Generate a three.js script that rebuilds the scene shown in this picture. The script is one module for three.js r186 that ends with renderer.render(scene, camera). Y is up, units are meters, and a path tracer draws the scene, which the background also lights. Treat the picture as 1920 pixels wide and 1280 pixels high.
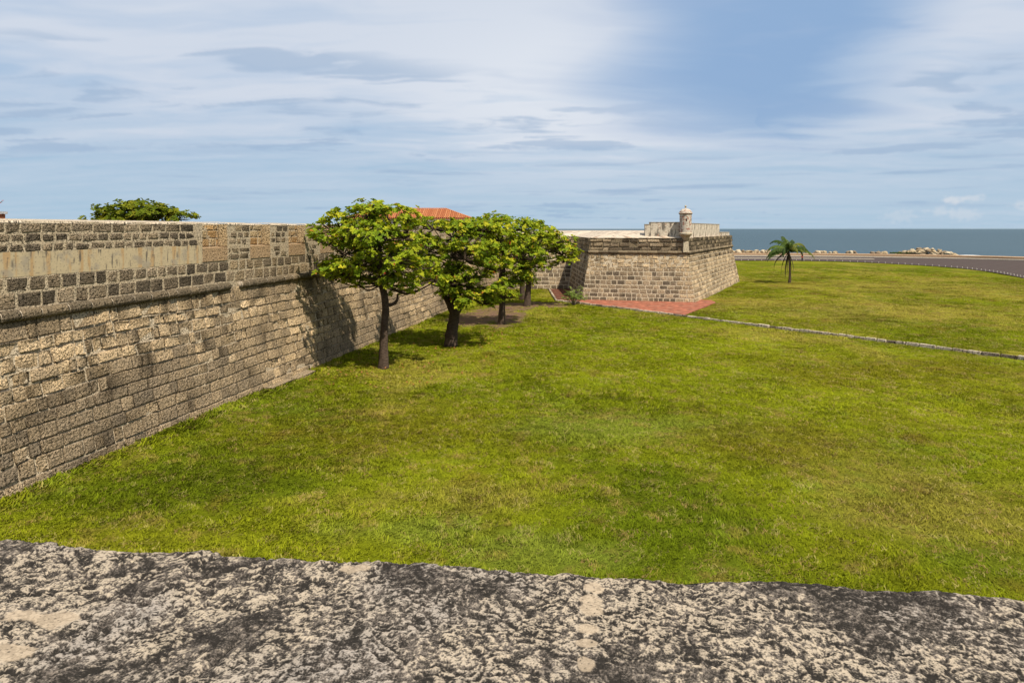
import * as THREE from 'three';
import { mergeGeometries } from 'three/addons/utils/BufferGeometryUtils.js';
import { MarchingCubes } from 'three/addons/objects/MarchingCubes.js';

// ------------------------------------------------------------------ camera, sky, sun, exposure
const scene = new THREE.Scene();
const EYE = 8.2, FOCAL = 1280;                       // eye height above the lawn; focal length in pixels of a 1920 wide picture
const camera = new THREE.PerspectiveCamera(2 * Math.atan(851 / FOCAL) * 180 / Math.PI, 1920 / 1702, 0.1, 60000);
camera.position.set(0, EYE, 0);
camera.lookAt(0, EYE, -10);
camera.setViewOffset(1920, 1702, 0, 422, 1920, 1280);  // level camera, lens shifted down
const renderer = new THREE.WebGLRenderer({ antialias: true });
renderer.toneMapping = THREE.LinearToneMapping;
const EXPOSURE = 1.45;
renderer.toneMappingExposure = EXPOSURE;
renderer.shadowMap.enabled = true;

const SUN_DIR = new THREE.Vector3(0.58 * Math.cos(1.0), Math.sin(1.0), 0.81 * Math.cos(1.0)).normalize();
const sun = new THREE.DirectionalLight(new THREE.Color().setRGB(1.0, 0.925, 0.80), 4.8);
sun.name = 'sun';
sun.position.copy(SUN_DIR).multiplyScalar(200).add(new THREE.Vector3(20, 0, -70));
sun.target.position.set(20, 0, -70);
sun.castShadow = true;
sun.shadow.radius = 1.4;
sun.shadow.mapSize.set(4096, 4096);
Object.assign(sun.shadow.camera, { left: -110, right: 110, top: 110, bottom: -110, near: 1, far: 500 });
scene.add(sun, sun.target);

// ------------------------------------------------------------------ random numbers and noise
function rng(seed) { let s = seed | 0; return () => { s = (s + 0x6d2b79f5) | 0; let t = Math.imul(s ^ (s >>> 15), 1 | s); t = (t + Math.imul(t ^ (t >>> 7), 61 | t)) ^ t; return ((t ^ (t >>> 14)) >>> 0) / 4294967296; }; }
const PERM = new Uint8Array(512);
{ const r = rng(77); const a = [...Array(256).keys()]; for (let i = 255; i > 0; i--) { const j = Math.floor(r() * (i + 1)); [a[i], a[j]] = [a[j], a[i]]; } for (let i = 0; i < 512; i++) PERM[i] = a[i & 255]; }
const GX = new Float32Array(256), GY = new Float32Array(256);
for (let i = 0; i < 256; i++) { GX[i] = Math.cos(i / 256 * Math.PI * 2) * 1.5; GY[i] = Math.sin(i / 256 * Math.PI * 2) * 1.5; }
function pn(x, y, px = 256, py = px) {                // gradient noise, about -1..1, repeating after px, py cells
  const fx = Math.floor(x), fy = Math.floor(y), dx = x - fx, dy = y - fy;
  const x0 = ((fx % px) + px) % px, y0 = ((fy % py) + py) % py, x1 = (x0 + 1) % px, y1 = (y0 + 1) % py;
  const u = dx * dx * dx * (dx * (dx * 6 - 15) + 10), v = dy * dy * dy * (dy * (dy * 6 - 15) + 10);
  const a = PERM[PERM[x0 & 255] + (y0 & 255)], b = PERM[PERM[x1 & 255] + (y0 & 255)], c = PERM[PERM[x0 & 255] + (y1 & 255)], d = PERM[PERM[x1 & 255] + (y1 & 255)];
  const n0 = GX[a] * dx + GY[a] * dy, n1 = GX[b] * (dx - 1) + GY[b] * dy, n2 = GX[c] * dx + GY[c] * (dy - 1), n3 = GX[d] * (dx - 1) + GY[d] * (dy - 1);
  const m0 = n0 + u * (n1 - n0), m1 = n2 + u * (n3 - n2);
  return m0 + v * (m1 - m0);
}
function fbm(x, y, oct = 4, p = 256, q = p) { let s = 0, a = 0.55, f = 1; for (let i = 0; i < oct; i++) { s += a * pn(x * f + i * 17, y * f + i * 31, p * f, q * f); a *= 0.5; f *= 2; } return s; }
const clamp = (x, a = 0, b = 1) => Math.min(b, Math.max(a, x));
const ss = (a, b, x) => { const t = clamp((x - a) / (b - a)); return t * t * (3 - 2 * t); };
const lerp = (a, b, t) => a + (b - a) * t;
const mix3 = (a, b, t) => [lerp(a[0], b[0], t), lerp(a[1], b[1], t), lerp(a[2], b[2], t)];
const lin = (r, g, b) => new THREE.Color().setRGB(r / 255, g / 255, b / 255, THREE.SRGBColorSpace).toArray();

// ------------------------------------------------------------------ the sky: thin streaky cloud with a blue opening to the right of the view
{
  const W = 4096, H = 2048, data = new Float32Array(W * H * 4);
  const zen = lin(92, 138, 196), mid = lin(140, 178, 216), hor = lin(170, 197, 218), veil = lin(214, 221, 233), greyc = lin(152, 178, 208), bright = lin(230, 234, 241), blue = lin(134, 165, 207), barc = lin(150, 176, 206), heap = lin(224, 226, 230);
  const along = [[0, 23, 0], [6.5, 23, 0.6], [8.5, 19.9, 5], [11.8, 17.6, 10.4], [17, 22, 9.2], [26, 27, 9], [90, 40, 9]];
  const SCRAPS = [[-35, 10.2, 6.5, 1.1], [-20, 12.8, 6, 1.2], [-18.5, 9.5, 6.5, 0.9], [-13.5, 7.5, 4.5, 0.8], [-1, 8.7, 5.5, 1.0], [2, 7.2, 8, 0.7], [35, 10, 5, 1.5], [26.5, 9.5, 2.5, 0.5], [-36, 6.6, 3, 0.4], [28, 5.7, 7, 0.4]];
  const HEAPS = [[32.9, 2.05, 0.75, 0.6], [34.1, 2.15, 0.8, 0.42], [32.2, 1.25, 0.9, 0.3], [33.5, 1.0, 1.2, 0.3], [29.6, 0.9, 1.3, 0.22], [37.4, 1.6, 1.2, 0.4]];
  for (let j = 0; j < H; j++) {
    const el = ((j + 0.5) / H - 0.5) * Math.PI;
    const y = Math.sin(Math.max(el, 0)), ce = Math.cos(el);
    for (let i = 0; i < W; i++) {
      const o = (j * W + i) * 4;
      let c;
      if (el < 0) c = [0.30, 0.36, 0.36];
      else {
        const az = ((i + 0.5) / W - 0.5) * Math.PI * 2;          // atan2(z, x)
        const dx = Math.cos(az) * ce, dz = Math.sin(az) * ce, eld = el * 57.2958;
        c = eld < 14 ? mix3(hor, mid, ss(0, 14, eld)) : mix3(mid, zen, ss(14, 70, eld));
        // clouds on a plane overhead, soft-flattened at the horizon
        const k = 1 / (y + 0.07), X = dx * k, Z = dz * k;
        const wx = fbm(X * 0.35 + 5, Z * 0.35, 3) * 1.4, wz = fbm(X * 0.35 + 40, Z * 0.35 + 9, 3) * 1.4;
        const broad = fbm(X * 0.16 + 3.3 + wx * 0.12, Z * 0.22 + 8.1 + wz * 0.1, 4);
        const fx = fbm(X * 1.6 + 7, Z * 3.2, 3) * 0.5, fz = fbm(X * 1.6 + 27, Z * 3.2 + 4, 3) * 0.35;
        const streak = fbm(X * 0.5 + wx * 0.5 + fx * 0.5, Z * 1.7 + wz * 0.7 + 20 + fz * 0.6, 7);
        let v = 0.58 + broad * 0.75 + streak * 0.48;
        const white = Math.exp(-(((Math.atan2(dx, -dz) * 57.2958 - 4) / 13) ** 2) - (((el * 57.2958 - 11.5) / 6) ** 2));
        v += white * (0.42 + 0.5 * streak);
        const wisp = fbm(X * 1.5 + wx + fx * 1.2, Z * 5 + wz * 2 + fz * 2.5, 5); v += wisp * 0.30;
        // the opening: a wedge of clear air, seen at the upper right
        const aR = Math.atan2(dx, -dz) * 57.2958;
        const ka = Math.max(0, along.findIndex(([e], n) => eld >= e && eld < along[n + 1][0])), kt = ss(along[ka][0], along[ka + 1][0], eld);
        const cxw = lerp(along[ka][1], along[ka + 1][1], kt) + pn(X * 0.6, Z * 0.6) * 2.0, half = lerp(along[ka][2], along[ka + 1][2], kt) + streak * 8 + wisp * 3 + broad * 3, off = aR - cxw;
        const hole = ss(1.0, -1.0, (Math.abs(off) - half) / (off < 0 ? 9.0 : 5.5)) * ss(5.6, 8.2, eld + streak * 2.5) * ss(44, 26, eld);
        v = lerp(v, 0.06 + 0.25 * Math.max(0, wisp + streak), hole * 0.86);
        const rim = ss(6, 0, Math.abs(off - half - 4.0)) * ss(8, 13, eld) * ss(30, 20, eld);
        v += rim * 0.28 * (0.6 + streak);
        v = clamp(v) * lerp(0.42, 1, ss(2.0, 8, eld));
        c = mix3(c, mix3(veil, bright, white), v * 0.9);
        c = mix3(c, blue, hole * 0.55);
        // small grey-blue cloud scraps below the veil, mostly at the left
        const g = fbm(X * 0.75 + 11 + wx * 0.35 + fx * 0.55, Z * 1.7 + 3 + wz * 0.3 + fz * 0.9, 7);
        let mask = 0.35 * ss(0.05, 0.35, fbm(X * 0.17 + 60.5, Z * 0.3 + 2.7, 2));
        for (const [a, e, ra, re] of SCRAPS) { const q = Math.hypot((aR - a) / ra, (eld - e) / re); if (q < 1.6) mask = Math.max(mask, ss(1.6, 0.2, q)); }
        const scrap = ss(-0.02, 0.26, g * 0.9 + wisp * 0.5 + mask * 0.42 - 0.27) * ss(0, 0.25, mask);
        c = mix3(c, greyc, scrap * 0.58 * (1 - hole));
        // flat bars low over the horizon
        const bar = ss(0.14, 0.5, fbm(aR * 0.07 + 4 + fx * 0.2, eld * 1.35 + 7 + fz * 0.5, 6)) * ss(0.8, 2.2, eld) * ss(7.5, 4, eld);
        c = mix3(c, barc, bar * 0.6);
        // small heaps of cloud over the sea, right
        for (const [a, e, r, s] of HEAPS) {
          const q = Math.hypot((aR - a) / r, (eld - e) / (r * 0.42)) + fbm(aR * 2.2, eld * 3.5, 3) * 0.9;
          if (q < 1.2) c = mix3(c, heap, ss(1.1, 0.3, q) * s);
        }
      }
      data[o] = c[0] / EXPOSURE; data[o + 1] = c[1] / EXPOSURE; data[o + 2] = c[2] / EXPOSURE; data[o + 3] = 1;
    }
  }
  const t = new THREE.DataTexture(data, W, H, THREE.RGBAFormat, THREE.FloatType);
  t.mapping = THREE.EquirectangularReflectionMapping;
  t.magFilter = THREE.LinearFilter; t.needsUpdate = true;
  scene.background = t; scene.environment = t;
}

// ------------------------------------------------------------------ textures
function tex(w, h, fn, srgb = false, channels = 4) {
  const d = new Uint8Array(w * h * 4);
  for (let j = 0; j < h; j++) for (let i = 0; i < w; i++) {
    const c = fn((i + 0.5) / w, (j + 0.5) / h), o = (j * w + i) * 4;
    if (typeof c === 'number') d[o] = d[o + 1] = d[o + 2] = clamp(c) * 255;
    else { d[o] = clamp(c[0]) * 255; d[o + 1] = clamp(c[1]) * 255; d[o + 2] = clamp(c[2]) * 255; }
    d[o + 3] = 255;
  }
  const t = new THREE.DataTexture(d, w, h, THREE.RGBAFormat);
  t.wrapS = t.wrapT = THREE.RepeatWrapping; t.magFilter = THREE.LinearFilter; t.minFilter = THREE.LinearMipmapLinearFilter;
  if (srgb) t.colorSpace = THREE.SRGBColorSpace;
  t.needsUpdate = true;
  return t;
}
// eroded coral stone: tile of 2.5 m
const coralH = (u, v) => {
  const w = fbm(u * 10, v * 10, 2, 10) * 0.5;
  const a = pn(u * 22 + w * 2, v * 22 + w, 22), b = pn(u * 44 + w * 3, v * 44, 44), c = pn(u * 90, v * 90, 90), d = pn(u * 180, v * 180, 180);
  return 0.5 + 0.3 * a + 0.2 * b + 0.14 * c + 0.08 * d;
};
const coralColor = tex(1024, 1024, (u, v) => {
  const h = coralH(u, v), blot = fbm(u * 7 + 3, v * 7 + 1, 4, 7), grain = pn(u * 300, v * 300, 300);
  const spot = pn(u * 30 + 5, v * 30 + 8, 30) * 0.5 + pn(u * 62, v * 62 + 3, 62) * 0.6 + pn(u * 120 + 2, v * 120, 120) * 0.3;
  let k = 0.80 + 0.30 * blot + 0.1 * grain;
  k *= 1 - 0.82 * ss(0.14, 0.36, spot + 0.35 * blot + 0.1 * grain);   // black crust in grains and spots
  k += 0.42 * ss(0.18, 0.5, -spot + 0.12 * grain);
  const warm = 0.5 + 0.5 * fbm(u * 5 + 9, v * 5 + 4, 3, 5);
  return [k * lerp(0.96, 1.04, warm), k, k * lerp(1.05, 0.9, warm)];
});
const coralBump = tex(1024, 1024, coralH);
const M = {};
const std = (o) => new THREE.MeshPhysicalMaterial({ roughness: 1, specularIntensity: 0.12, ...o });   // dry, matt mineral surfaces
M.stone = std({ name: 'coral_stone', color: new THREE.Color().setRGB(0.97, 0.89, 0.785), map: coralColor, bumpMap: coralBump, bumpScale: 0.085, vertexColors: true });
M.mortar = std({ name: 'lime_mortar', color: new THREE.Color().setRGB(0.49, 0.39, 0.265), map: coralColor, bumpMap: coralBump, bumpScale: 0.02 });
M.darkmortar = std({ name: 'old_mortar', color: new THREE.Color().setRGB(0.27, 0.21, 0.135), map: coralColor, bumpMap: coralBump, bumpScale: 0.03 });
M.cap = std({ name: 'lime_capping', color: new THREE.Color().setRGB(0.50, 0.41, 0.305), map: coralColor, bumpMap: coralBump, bumpScale: 0.012 });
// plaster with rust and soot runs: 8 m x 2 m
const plasterT = tex(1024, 256, (u, v) => {
  const run = pn(u * 46, v * 2 + 3, 46, 2) * 0.6 + pn(u * 120, v * 3, 120, 3) * 0.4, soot = ss(0.12, 0.5, run + fbm(u * 9, v * 3, 3, 9, 3) * 0.5 - 0.12);
  const rust = ss(0.05, 0.45, pn(u * 24 + 9, v * 1 + 5, 24, 1) + 0.3 * pn(u * 80, v * 4, 80, 4));
  const spots = ss(0.45, 0.6, pn(u * 110 + 4, v * 30, 110, 30)) * 0.5, g = 0.94 + 0.1 * fbm(u * 40, v * 12, 3, 40, 12);
  let c = mix3([0.45, 0.36, 0.22], [0.40, 0.22, 0.075], rust * 0.55);
  c = mix3(c, [0.30, 0.255, 0.19], ss(0.0, 0.4, fbm(u * 14 + 3, v * 4 + 1, 4, 14, 4)) * 0.7);
  c = mix3(c, [0.12, 0.10, 0.075], clamp(soot * 0.9 + spots));
  return c.map((x) => Math.pow(x * g, 1 / 2.2));
}, true);
M.plaster = std({ name: 'stained_plaster', map: plasterT });
// whitewashed plaster, streaked black and with brick showing: 4 m x 4 m
const whiteT = tex(1024, 1024, (u, v) => {
  const run = pn(u * 13, v * 2 + 3, 13, 2) * 0.5 + pn(u * 40, v * 4, 40, 4) * 0.35 + 0.6 * fbm(u * 7, v * 6, 4, 7, 6);
  const soot = ss(-0.04, 0.34, run), g = 0.9 + 0.16 * fbm(u * 30, v * 30, 3, 30);
  const brick = ss(0.28, 0.42, fbm(u * 7 + 2, v * 9 + 6, 4, 7, 9));
  let c = mix3([0.60, 0.515, 0.40], [0.11, 0.09, 0.07], soot * 0.85);
  c = mix3(c, [0.36, 0.17, 0.10], brick * 0.6);
  return c.map((x) => Math.pow(clamp(x * g), 1 / 2.2));
}, true);
M.white = std({ name: 'streaked_whitewash', map: whiteT, bumpMap: coralBump, bumpScale: 0.03 });
const towerT = tex(512, 512, (u, v) => {
  const g = 0.9 + 0.18 * fbm(u * 20, v * 20, 3, 20), brick = ss(0.12, 0.26, fbm(u * 8 + 2, v * 8 + 6, 4, 8) + 0.05), soot = ss(0.05, 0.5, fbm(u * 12 + 7, v * 5 + 1, 4, 12, 5));
  let c = mix3([0.54, 0.475, 0.38], [0.16, 0.13, 0.10], soot * 0.75);
  c = mix3(c, [0.32, 0.13, 0.085], brick * 0.85);
  return c.map((x) => Math.pow(clamp(x * g), 1 / 2.2));
}, true);
M.tower = std({ name: 'flaking_whitewash', map: towerT, bumpMap: coralBump, bumpScale: 0.02 });
M.towerPlain = std({ name: 'tower_moulding', color: new THREE.Color().setRGB(0.55, 0.46, 0.33), map: coralColor, bumpMap: coralBump, bumpScale: 0.01 });

// ------------------------------------------------------------------ bookkeeping
const taken = new Map();
function numbered(n) { const k = taken.get(n) ?? 0; taken.set(n, k + 1); return k ? n + '_' + String(k).padStart(3, '0') : n; }
const V = (x, y, d) => new THREE.Vector3(x, y, -d);    // x to the right, y up, d metres in front of the eye
const px = (u, v, y = 0) => { const d = (EYE - y) * FOCAL / (v - 429); return [(u - 960) / FOCAL * d, d]; };   // ground point under a pixel of the 1920 wide picture
function shade(o) { o.traverse((c) => { if (c.isMesh) { c.castShadow = true; c.receiveShadow = true; } }); return o; }
function thing(name, label, category, at = new THREE.Vector3(), group) {
  const o = new THREE.Group(); o.name = numbered(name); o.position.copy(at); o.userData = { label, category }; if (group) o.userData.group = group;
  scene.add(o); return o;
}
function part(name, geo, mat, parent, extra) { const m = new THREE.Mesh(geo, mat); m.name = name; m.castShadow = m.receiveShadow = true; if (extra) Object.assign(m.userData, extra); parent.add(m); return m; }
function structure(name, geo, mat) { const m = new THREE.Mesh(geo, mat); m.name = numbered(name); m.userData.kind = 'structure'; m.castShadow = m.receiveShadow = true; scene.add(m); return m; }
// geometry collector; all points are stored relative to an origin
class GB {
  constructor(origin) { this.o = origin ?? new THREE.Vector3(); this.p = []; this.t = []; this.c = []; this.i = []; }
  v(p, u = 0, w = 0, c) { this.p.push(p.x - this.o.x, p.y - this.o.y, p.z - this.o.z); this.t.push(u, w); if (c) this.c.push(c[0], c[1], c[2]); return this.p.length / 3 - 1; }
  tri(a, b, c) { this.i.push(a, b, c); }
  quad(a, b, c, d) { this.i.push(a, b, c, a, c, d); }
  face(a, b, c, d, scale = 1 / 2.5, off = 0) {          // flat quad with uv in metres; a,b along the bottom
    const w = a.distanceTo(b), h = a.distanceTo(d);
    const k = [this.v(a, off, off), this.v(b, off + w * scale, off), this.v(c, off + w * scale, off + h * scale), this.v(d, off, off + h * scale)];
    this.quad(...k); return k;
  }
  geo(smooth = true) {
    const g = new THREE.BufferGeometry();
    g.setAttribute('position', new THREE.Float32BufferAttribute(this.p, 3));
    g.setAttribute('uv', new THREE.Float32BufferAttribute(this.t, 2));
    if (this.c.length) g.setAttribute('color', new THREE.Float32BufferAttribute(this.c, 3));
    g.setIndex(this.i); if (smooth) g.computeVertexNormals();
    return g;
  }
}
// solid between two rings of points (same count), with uv in metres
function ringSolid(gb, bottom, top, uvs = 1 / 2.5) {
  const n = bottom.length; let run = 0;
  for (let k = 0; k < n; k++) { const m = (k + 1) % n, a = bottom[k], b = bottom[m], c = top[m], d = top[k], w = a.distanceTo(b); gb.quad(gb.v(a, run * uvs, a.y * uvs), gb.v(b, (run + w) * uvs, b.y * uvs), gb.v(c, (run + w) * uvs, c.y * uvs), gb.v(d, run * uvs, d.y * uvs)); run += w; }
  for (const [ring, flip] of [[top, false], [bottom, true]]) {
    const tris = THREE.ShapeUtils.triangulateShape(ring.map((p) => new THREE.Vector2(p.x, p.z)), []);
    const ids = ring.map((p) => gb.v(p, p.x * uvs, p.z * uvs));
    for (const [a, b, c] of tris) { flip ? gb.tri(ids[a], ids[b], ids[c]) : gb.tri(ids[a], ids[c], ids[b]); }
  }
}
function boxBetween(gb, cornersBottom, y0, y1) { ringSolid(gb, cornersBottom.map(([x, d]) => V(x, y0, d)), cornersBottom.map(([x, d]) => V(x, y1, d))); }

// one weathered block: p00 p10 p11 p01 are its corners on the wall plane (left-bottom first, seen from outside), N points out
function stoneGeo(origin, P, N, r, { proud = 0.02, back = 0.09, rough = 0.012, chip = 0.02, tone = [0.3, 0.25, 0.18], n = 3, m = 3, uvs = 1 / 2.5, round = 0.5, stain }) {
  const g = new GB(origin), uo = r() * 7, vo = r() * 7, w = P[0].distanceTo(P[1]), h = P[0].distanceTo(P[3]), q = new THREE.Vector3(), e = new THREE.Vector3(), f = new THREE.Vector3();
  const id = [], tilt = [(r() - 0.5) * rough, (r() - 0.5) * rough];
  const at = (u, v) => { e.copy(P[0]).lerp(P[1], u); f.copy(P[3]).lerp(P[2], u); return q.copy(e).lerp(f, v); };
  for (let j = 0; j <= m; j++) for (let i = 0; i <= n; i++) {
    const edge = (i === 0 || i === n), edgev = (j === 0 || j === m);
    let u = i / n, v = j / m;
    if (i > 0 && i < n) u = i === 1 ? Math.min(0.3, 0.07 / w) : i === n - 1 ? 1 - Math.min(0.3, 0.07 / w) : u;
    if (j > 0 && j < m) v = j === 1 ? Math.min(0.3, 0.06 / h) : j === m - 1 ? 1 - Math.min(0.3, 0.06 / h) : v;
    const corner = edge && edgev, c = chip * (corner ? 1.4 : 1);
    if (edge) u += (i === 0 ? 1 : -1) * r() * c / w; else u += (r() - 0.5) * 0.05;
    if (edgev) v += (j === 0 ? 1 : -1) * r() * c / h; else v += (r() - 0.5) * 0.05;
    at(u, v);
    const z = proud * (edge || edgev ? round : 1) + (r() - 0.5) * rough * 2 + tilt[0] * (u - 0.5) * 2 + tilt[1] * (v - 0.5) * 2;
    q.addScaledVector(N, z);
    const k = (1 + (r() - 0.5) * 0.16) * (stain ? stain(q) : 1);
    id.push(g.v(q, uo + u * w * uvs, vo + v * h * uvs, tone.map((x) => x * k)));
  }
  const ring = [];
  for (let i = 0; i < n; i++) ring.push([i, 0]); for (let j = 0; j < m; j++) ring.push([n, j]); for (let i = n; i > 0; i--) ring.push([i, m]); for (let j = m; j > 0; j--) ring.push([0, j]);
  for (let j = 0; j < m; j++) for (let i = 0; i < n; i++) { const a = j * (n + 1) + i; g.quad(id[a], id[a + 1], id[a + n + 2], id[a + n + 1]); }
  const backs = ring.map(([i, j]) => { const k = id[j * (n + 1) + i]; q.set(g.p[k * 3], g.p[k * 3 + 1], g.p[k * 3 + 2]).add(g.o).addScaledVector(N, -back); return g.v(q, g.t[k * 2] + 0.05, g.t[k * 2 + 1] + 0.05, tone); });
  ring.forEach(([i, j], k) => { const a = id[j * (n + 1) + i], m2 = (k + 1) % ring.length, b = id[ring[m2][1] * (n + 1) + ring[m2][0]]; g.quad(backs[k], backs[m2], b, a); });
  return g.geo();
}
// lay courses of blocks on a face. pt(t, y): point of the face at t metres along, height y (t may depend on y through range(y))
function courses({ origin, at, normal, rows, range, wide, joint, opts, seed, skip }) {
  const out = [], r = rng(seed);
  for (const row of rows) {
    const [y0, y1] = row, [t0, t1] = range(y0), cut = [];
    let t = t0 - r() * (row[2] ?? wide)[0];
    while (t < t1) { const [a, b] = row[2] ?? wide; const w = lerp(a, b, Math.pow(r(), 1.3)); cut.push([Math.max(t, t0), Math.min(t + w, t1)]); t += w; }
    for (const [a, b] of cut) {
      if (b - a < 0.12) continue;
      const ctr = (a + b) / 2, yc = (y0 + y1) / 2;
      if (skip && skip(a, b, y0, y1)) continue;
      const o = opts(ctr, yc, r), j = (o.joint ?? joint) * (o.vary ? (r() < 0.4 ? 0.15 : 0.6 + r() * 1.3) : 1), ju = j * (0.6 + 0.8 * r()) / 2, jv = j * (0.6 + 0.8 * r()) / 2;
      const P = [at(a + ju, y0 + jv), at(b - ju, y0 + jv), at(b - ju, y1 - jv), at(a + ju, y1 - jv)];
      if (o.gone) continue;
      const geo = stoneGeo(origin, P, normal, r, o);
      const c = P[0].clone().add(P[2]).multiplyScalar(0.5), dist = Math.hypot(c.x, c.z);
      out.push({ geo, size: (b - a) * (y1 - y0) / (dist * dist) });
    }
  }
  return out;
}
function addPieces(list, name, mat, parent, most = 290) {
  list.sort((a, b) => b.size - a.size);
  list.slice(0, most).forEach((s) => part(name, s.geo, mat, parent));
  const rest = list.slice(most).map((s) => s.geo);
  if (rest.length) part(name + 's_beyond', mergeGeometries(rest), mat, parent, { kind: 'stuff' });
}

// ------------------------------------------------------------------ ground colour: what grows where
const DIRT = [[880, 597, 44, 15], [935, 592, 52, 18], [1010, 571, 58, 6], [955, 577, 46, 8]].map(([u, v, ru, rv]) => { const [x, d] = px(u, v), [x2] = px(u + ru, v), [, d2] = px(u, v - rv); return [x, d, x2 - x, Math.max(2, (d2 - d) * 0.9)]; });
const TH = Math.atan(248 / 1280), SN = Math.sin(TH), CS = Math.cos(TH);
const wallD = (x, d) => -(x * CS - d * SN);            // distance to the left of the eye, square to the long wall
function dirtAt(x, d) {
  let k = 0;
  for (const [cx, cd, rx, rd] of DIRT) k = Math.max(k, ss(1.25, 0.75, Math.hypot((x - cx) / rx, (d - cd) / rd) + fbm(x * 0.5, d * 0.5, 3) * 0.5));
  const strip = wallD(x, d); if (strip > 17.5) k = Math.max(k, ss(0.55, 0.1, (19.25 - strip) + fbm(x * 0.9, d * 0.9, 3) * 0.9 + 0.12));
  return k * (0.72 + 0.5 * ss(-0.3, 0.3, fbm(x * 1.4, d * 1.1, 3)));
}
const STANDS = [[1200, 660, 330, 70, 0], [1250, 960, 230, 120, 1], [700, 800, 260, 60, 3], [300, 900, 300, 70, 1], [480, 760, 200, 40, 1], [1720, 930, 240, 110, 2], [1000, 1040, 150, 40, 4], [1180, 800, 220, 35, 4], [1700, 700, 260, 30, 3], [1600, 580, 300, 20, 2], [1750, 540, 260, 16, 2], [1450, 830, 180, 40, 3], [880, 930, 160, 40, 2], [1650, 505, 240, 6, 1], [760, 990, 220, 30, 4], [1850, 1060, 150, 50, 1]]
  .map(([u, v, ru, rv, k]) => { const [x, d] = px(u, v), [x2] = px(u + ru, v), [, d2] = px(u, v - rv), [, d3] = px(u, v + rv); return [x, d, x2 - x, (d2 - d3) / 2, k]; });
const KINDS = [[0.215, 0.222, 0.015], [0.085, 0.112, 0.010], [0.25, 0.195, 0.075], [0.165, 0.135, 0.02], [0.19, 0.205, 0.06]];
function grassColor(x, d) {
  const a = fbm(x * 0.075 + 2, d * 0.075 + 5, 4), b = fbm(x * 0.23 + 8, d * 0.2 + 1, 4), e = fbm(x * 0.9 + 3, d * 0.8, 3);
  let c = mix3([0.135, 0.146, 0.011], [0.205, 0.204, 0.018], ss(-0.35, 0.4, a + 0.35 * b));
  c = mix3(c, [0.075, 0.098, 0.010], ss(0.12, 0.6, b * 0.6 - a * 0.2 + e * 0.7) * 0.45);
  c = mix3(c, [0.15, 0.135, 0.018], ss(0.0, 0.4, fbm(x * 0.14 + 50, d * 0.13 + 20, 4) + e * 0.3) * 0.6);
  for (const [cx, cd, rx, rd, k] of STANDS) { const q = Math.hypot((x - cx) / rx, (d - cd) / rd); if (q < 1.9) c = mix3(c, KINDS[k], ss(1.25, 0.35, q + b * 0.9 + e * 0.5) * 0.62); }
  const far = ss(45, 95, d + x * 0.55);
  const dry = ss(0.30 - far * 0.34, 0.62 - far * 0.2, fbm(x * 0.11 + 30, d * 0.085 + 12, 5) * 1.1 + e * 0.28 + (x > 8 ? 0.06 : 0));
  c = mix3(c, [0.285, 0.225, 0.075], dry * 0.78);
  c = mix3(c, [0.17, 0.105, 0.042], ss(0.34, 0.6, fbm(x * 0.3 + 70, d * 0.24 + 2, 4) + far * 0.12) * 0.6);
  const fl = fbm(x * 1.9 + 5, d * 1.6 + 3, 4), f2 = fbm(x * 0.45 + 15, d * 0.35 + 33, 3);
  c = mix3(c, [0.25, 0.17, 0.09], ss(0.16, 0.42, fl * 0.8 + f2 * 0.55 + far * 0.06) * 0.6);
  c = mix3(c, [0.20, 0.225, 0.05], ss(0.2, 0.5, -fl * 0.6 + fbm(x * 0.3 + 1, d * 0.3 + 44, 3) * 0.8) * 0.45);
  return [c[0] * 0.825, c[1] * 0.90, c[2] * 0.40];
}
const lawnY = (x, d) => (fbm(x * 0.05 + 1, d * 0.05, 2) * 0.10 + fbm(x * 0.3, d * 0.3 + 4, 2) * 0.03 + fbm(x * 1.1 + 0.6 * pn(x * 0.3, d * 0.3), d * 1.5 + 9, 2) * 0.075) * ss(150, 120, d);
{
  const x0 = -40, x1 = 112, d0 = 1, d1 = 178, nx = 430, nd = 520, g = new GB();
  for (let j = 0; j <= nd; j++) for (let i = 0; i <= nx; i++) {
    const x = lerp(x0, x1, i / nx), d = lerp(d0, d1, Math.pow(j / nd, 1.35)), k = dirtAt(x, d);
    const soil = mix3([0.24, 0.15, 0.09], [0.15, 0.095, 0.055], 0.5 + 0.5 * fbm(x, d, 3));
    g.v(V(x, lawnY(x, d), d), x / 4, d / 4, mix3(grassColor(x, d), soil, k));
  }
  for (let j = 0; j < nd; j++) for (let i = 0; i < nx; i++) { const a = j * (nx + 1) + i; g.quad(a, a + 1, a + nx + 2, a + nx + 1); }
  const fine = tex(1024, 1024, (u, v) => { const n = fbm(u * 24, v * 24, 3, 24) * 0.5 + pn(u * 170, v * 110, 170, 110) * 0.35 + pn(u * 300, v * 260, 300, 260) * 0.25; return [0.85 + 0.42 * n, 0.87 + 0.36 * n, 0.85 + 0.4 * n]; });
  const bump = tex(1024, 1024, (u, v) => 0.5 + 0.35 * fbm(u * 40, v * 40, 3, 40) + 0.3 * pn(u * 200, v * 160, 200, 160));
  structure('lawn', g.geo(), std({ name: 'turf', map: fine, bumpMap: bump, bumpScale: 0.07, vertexColors: true, roughness: 1, specularIntensity: 0.03 }));
}
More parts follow.
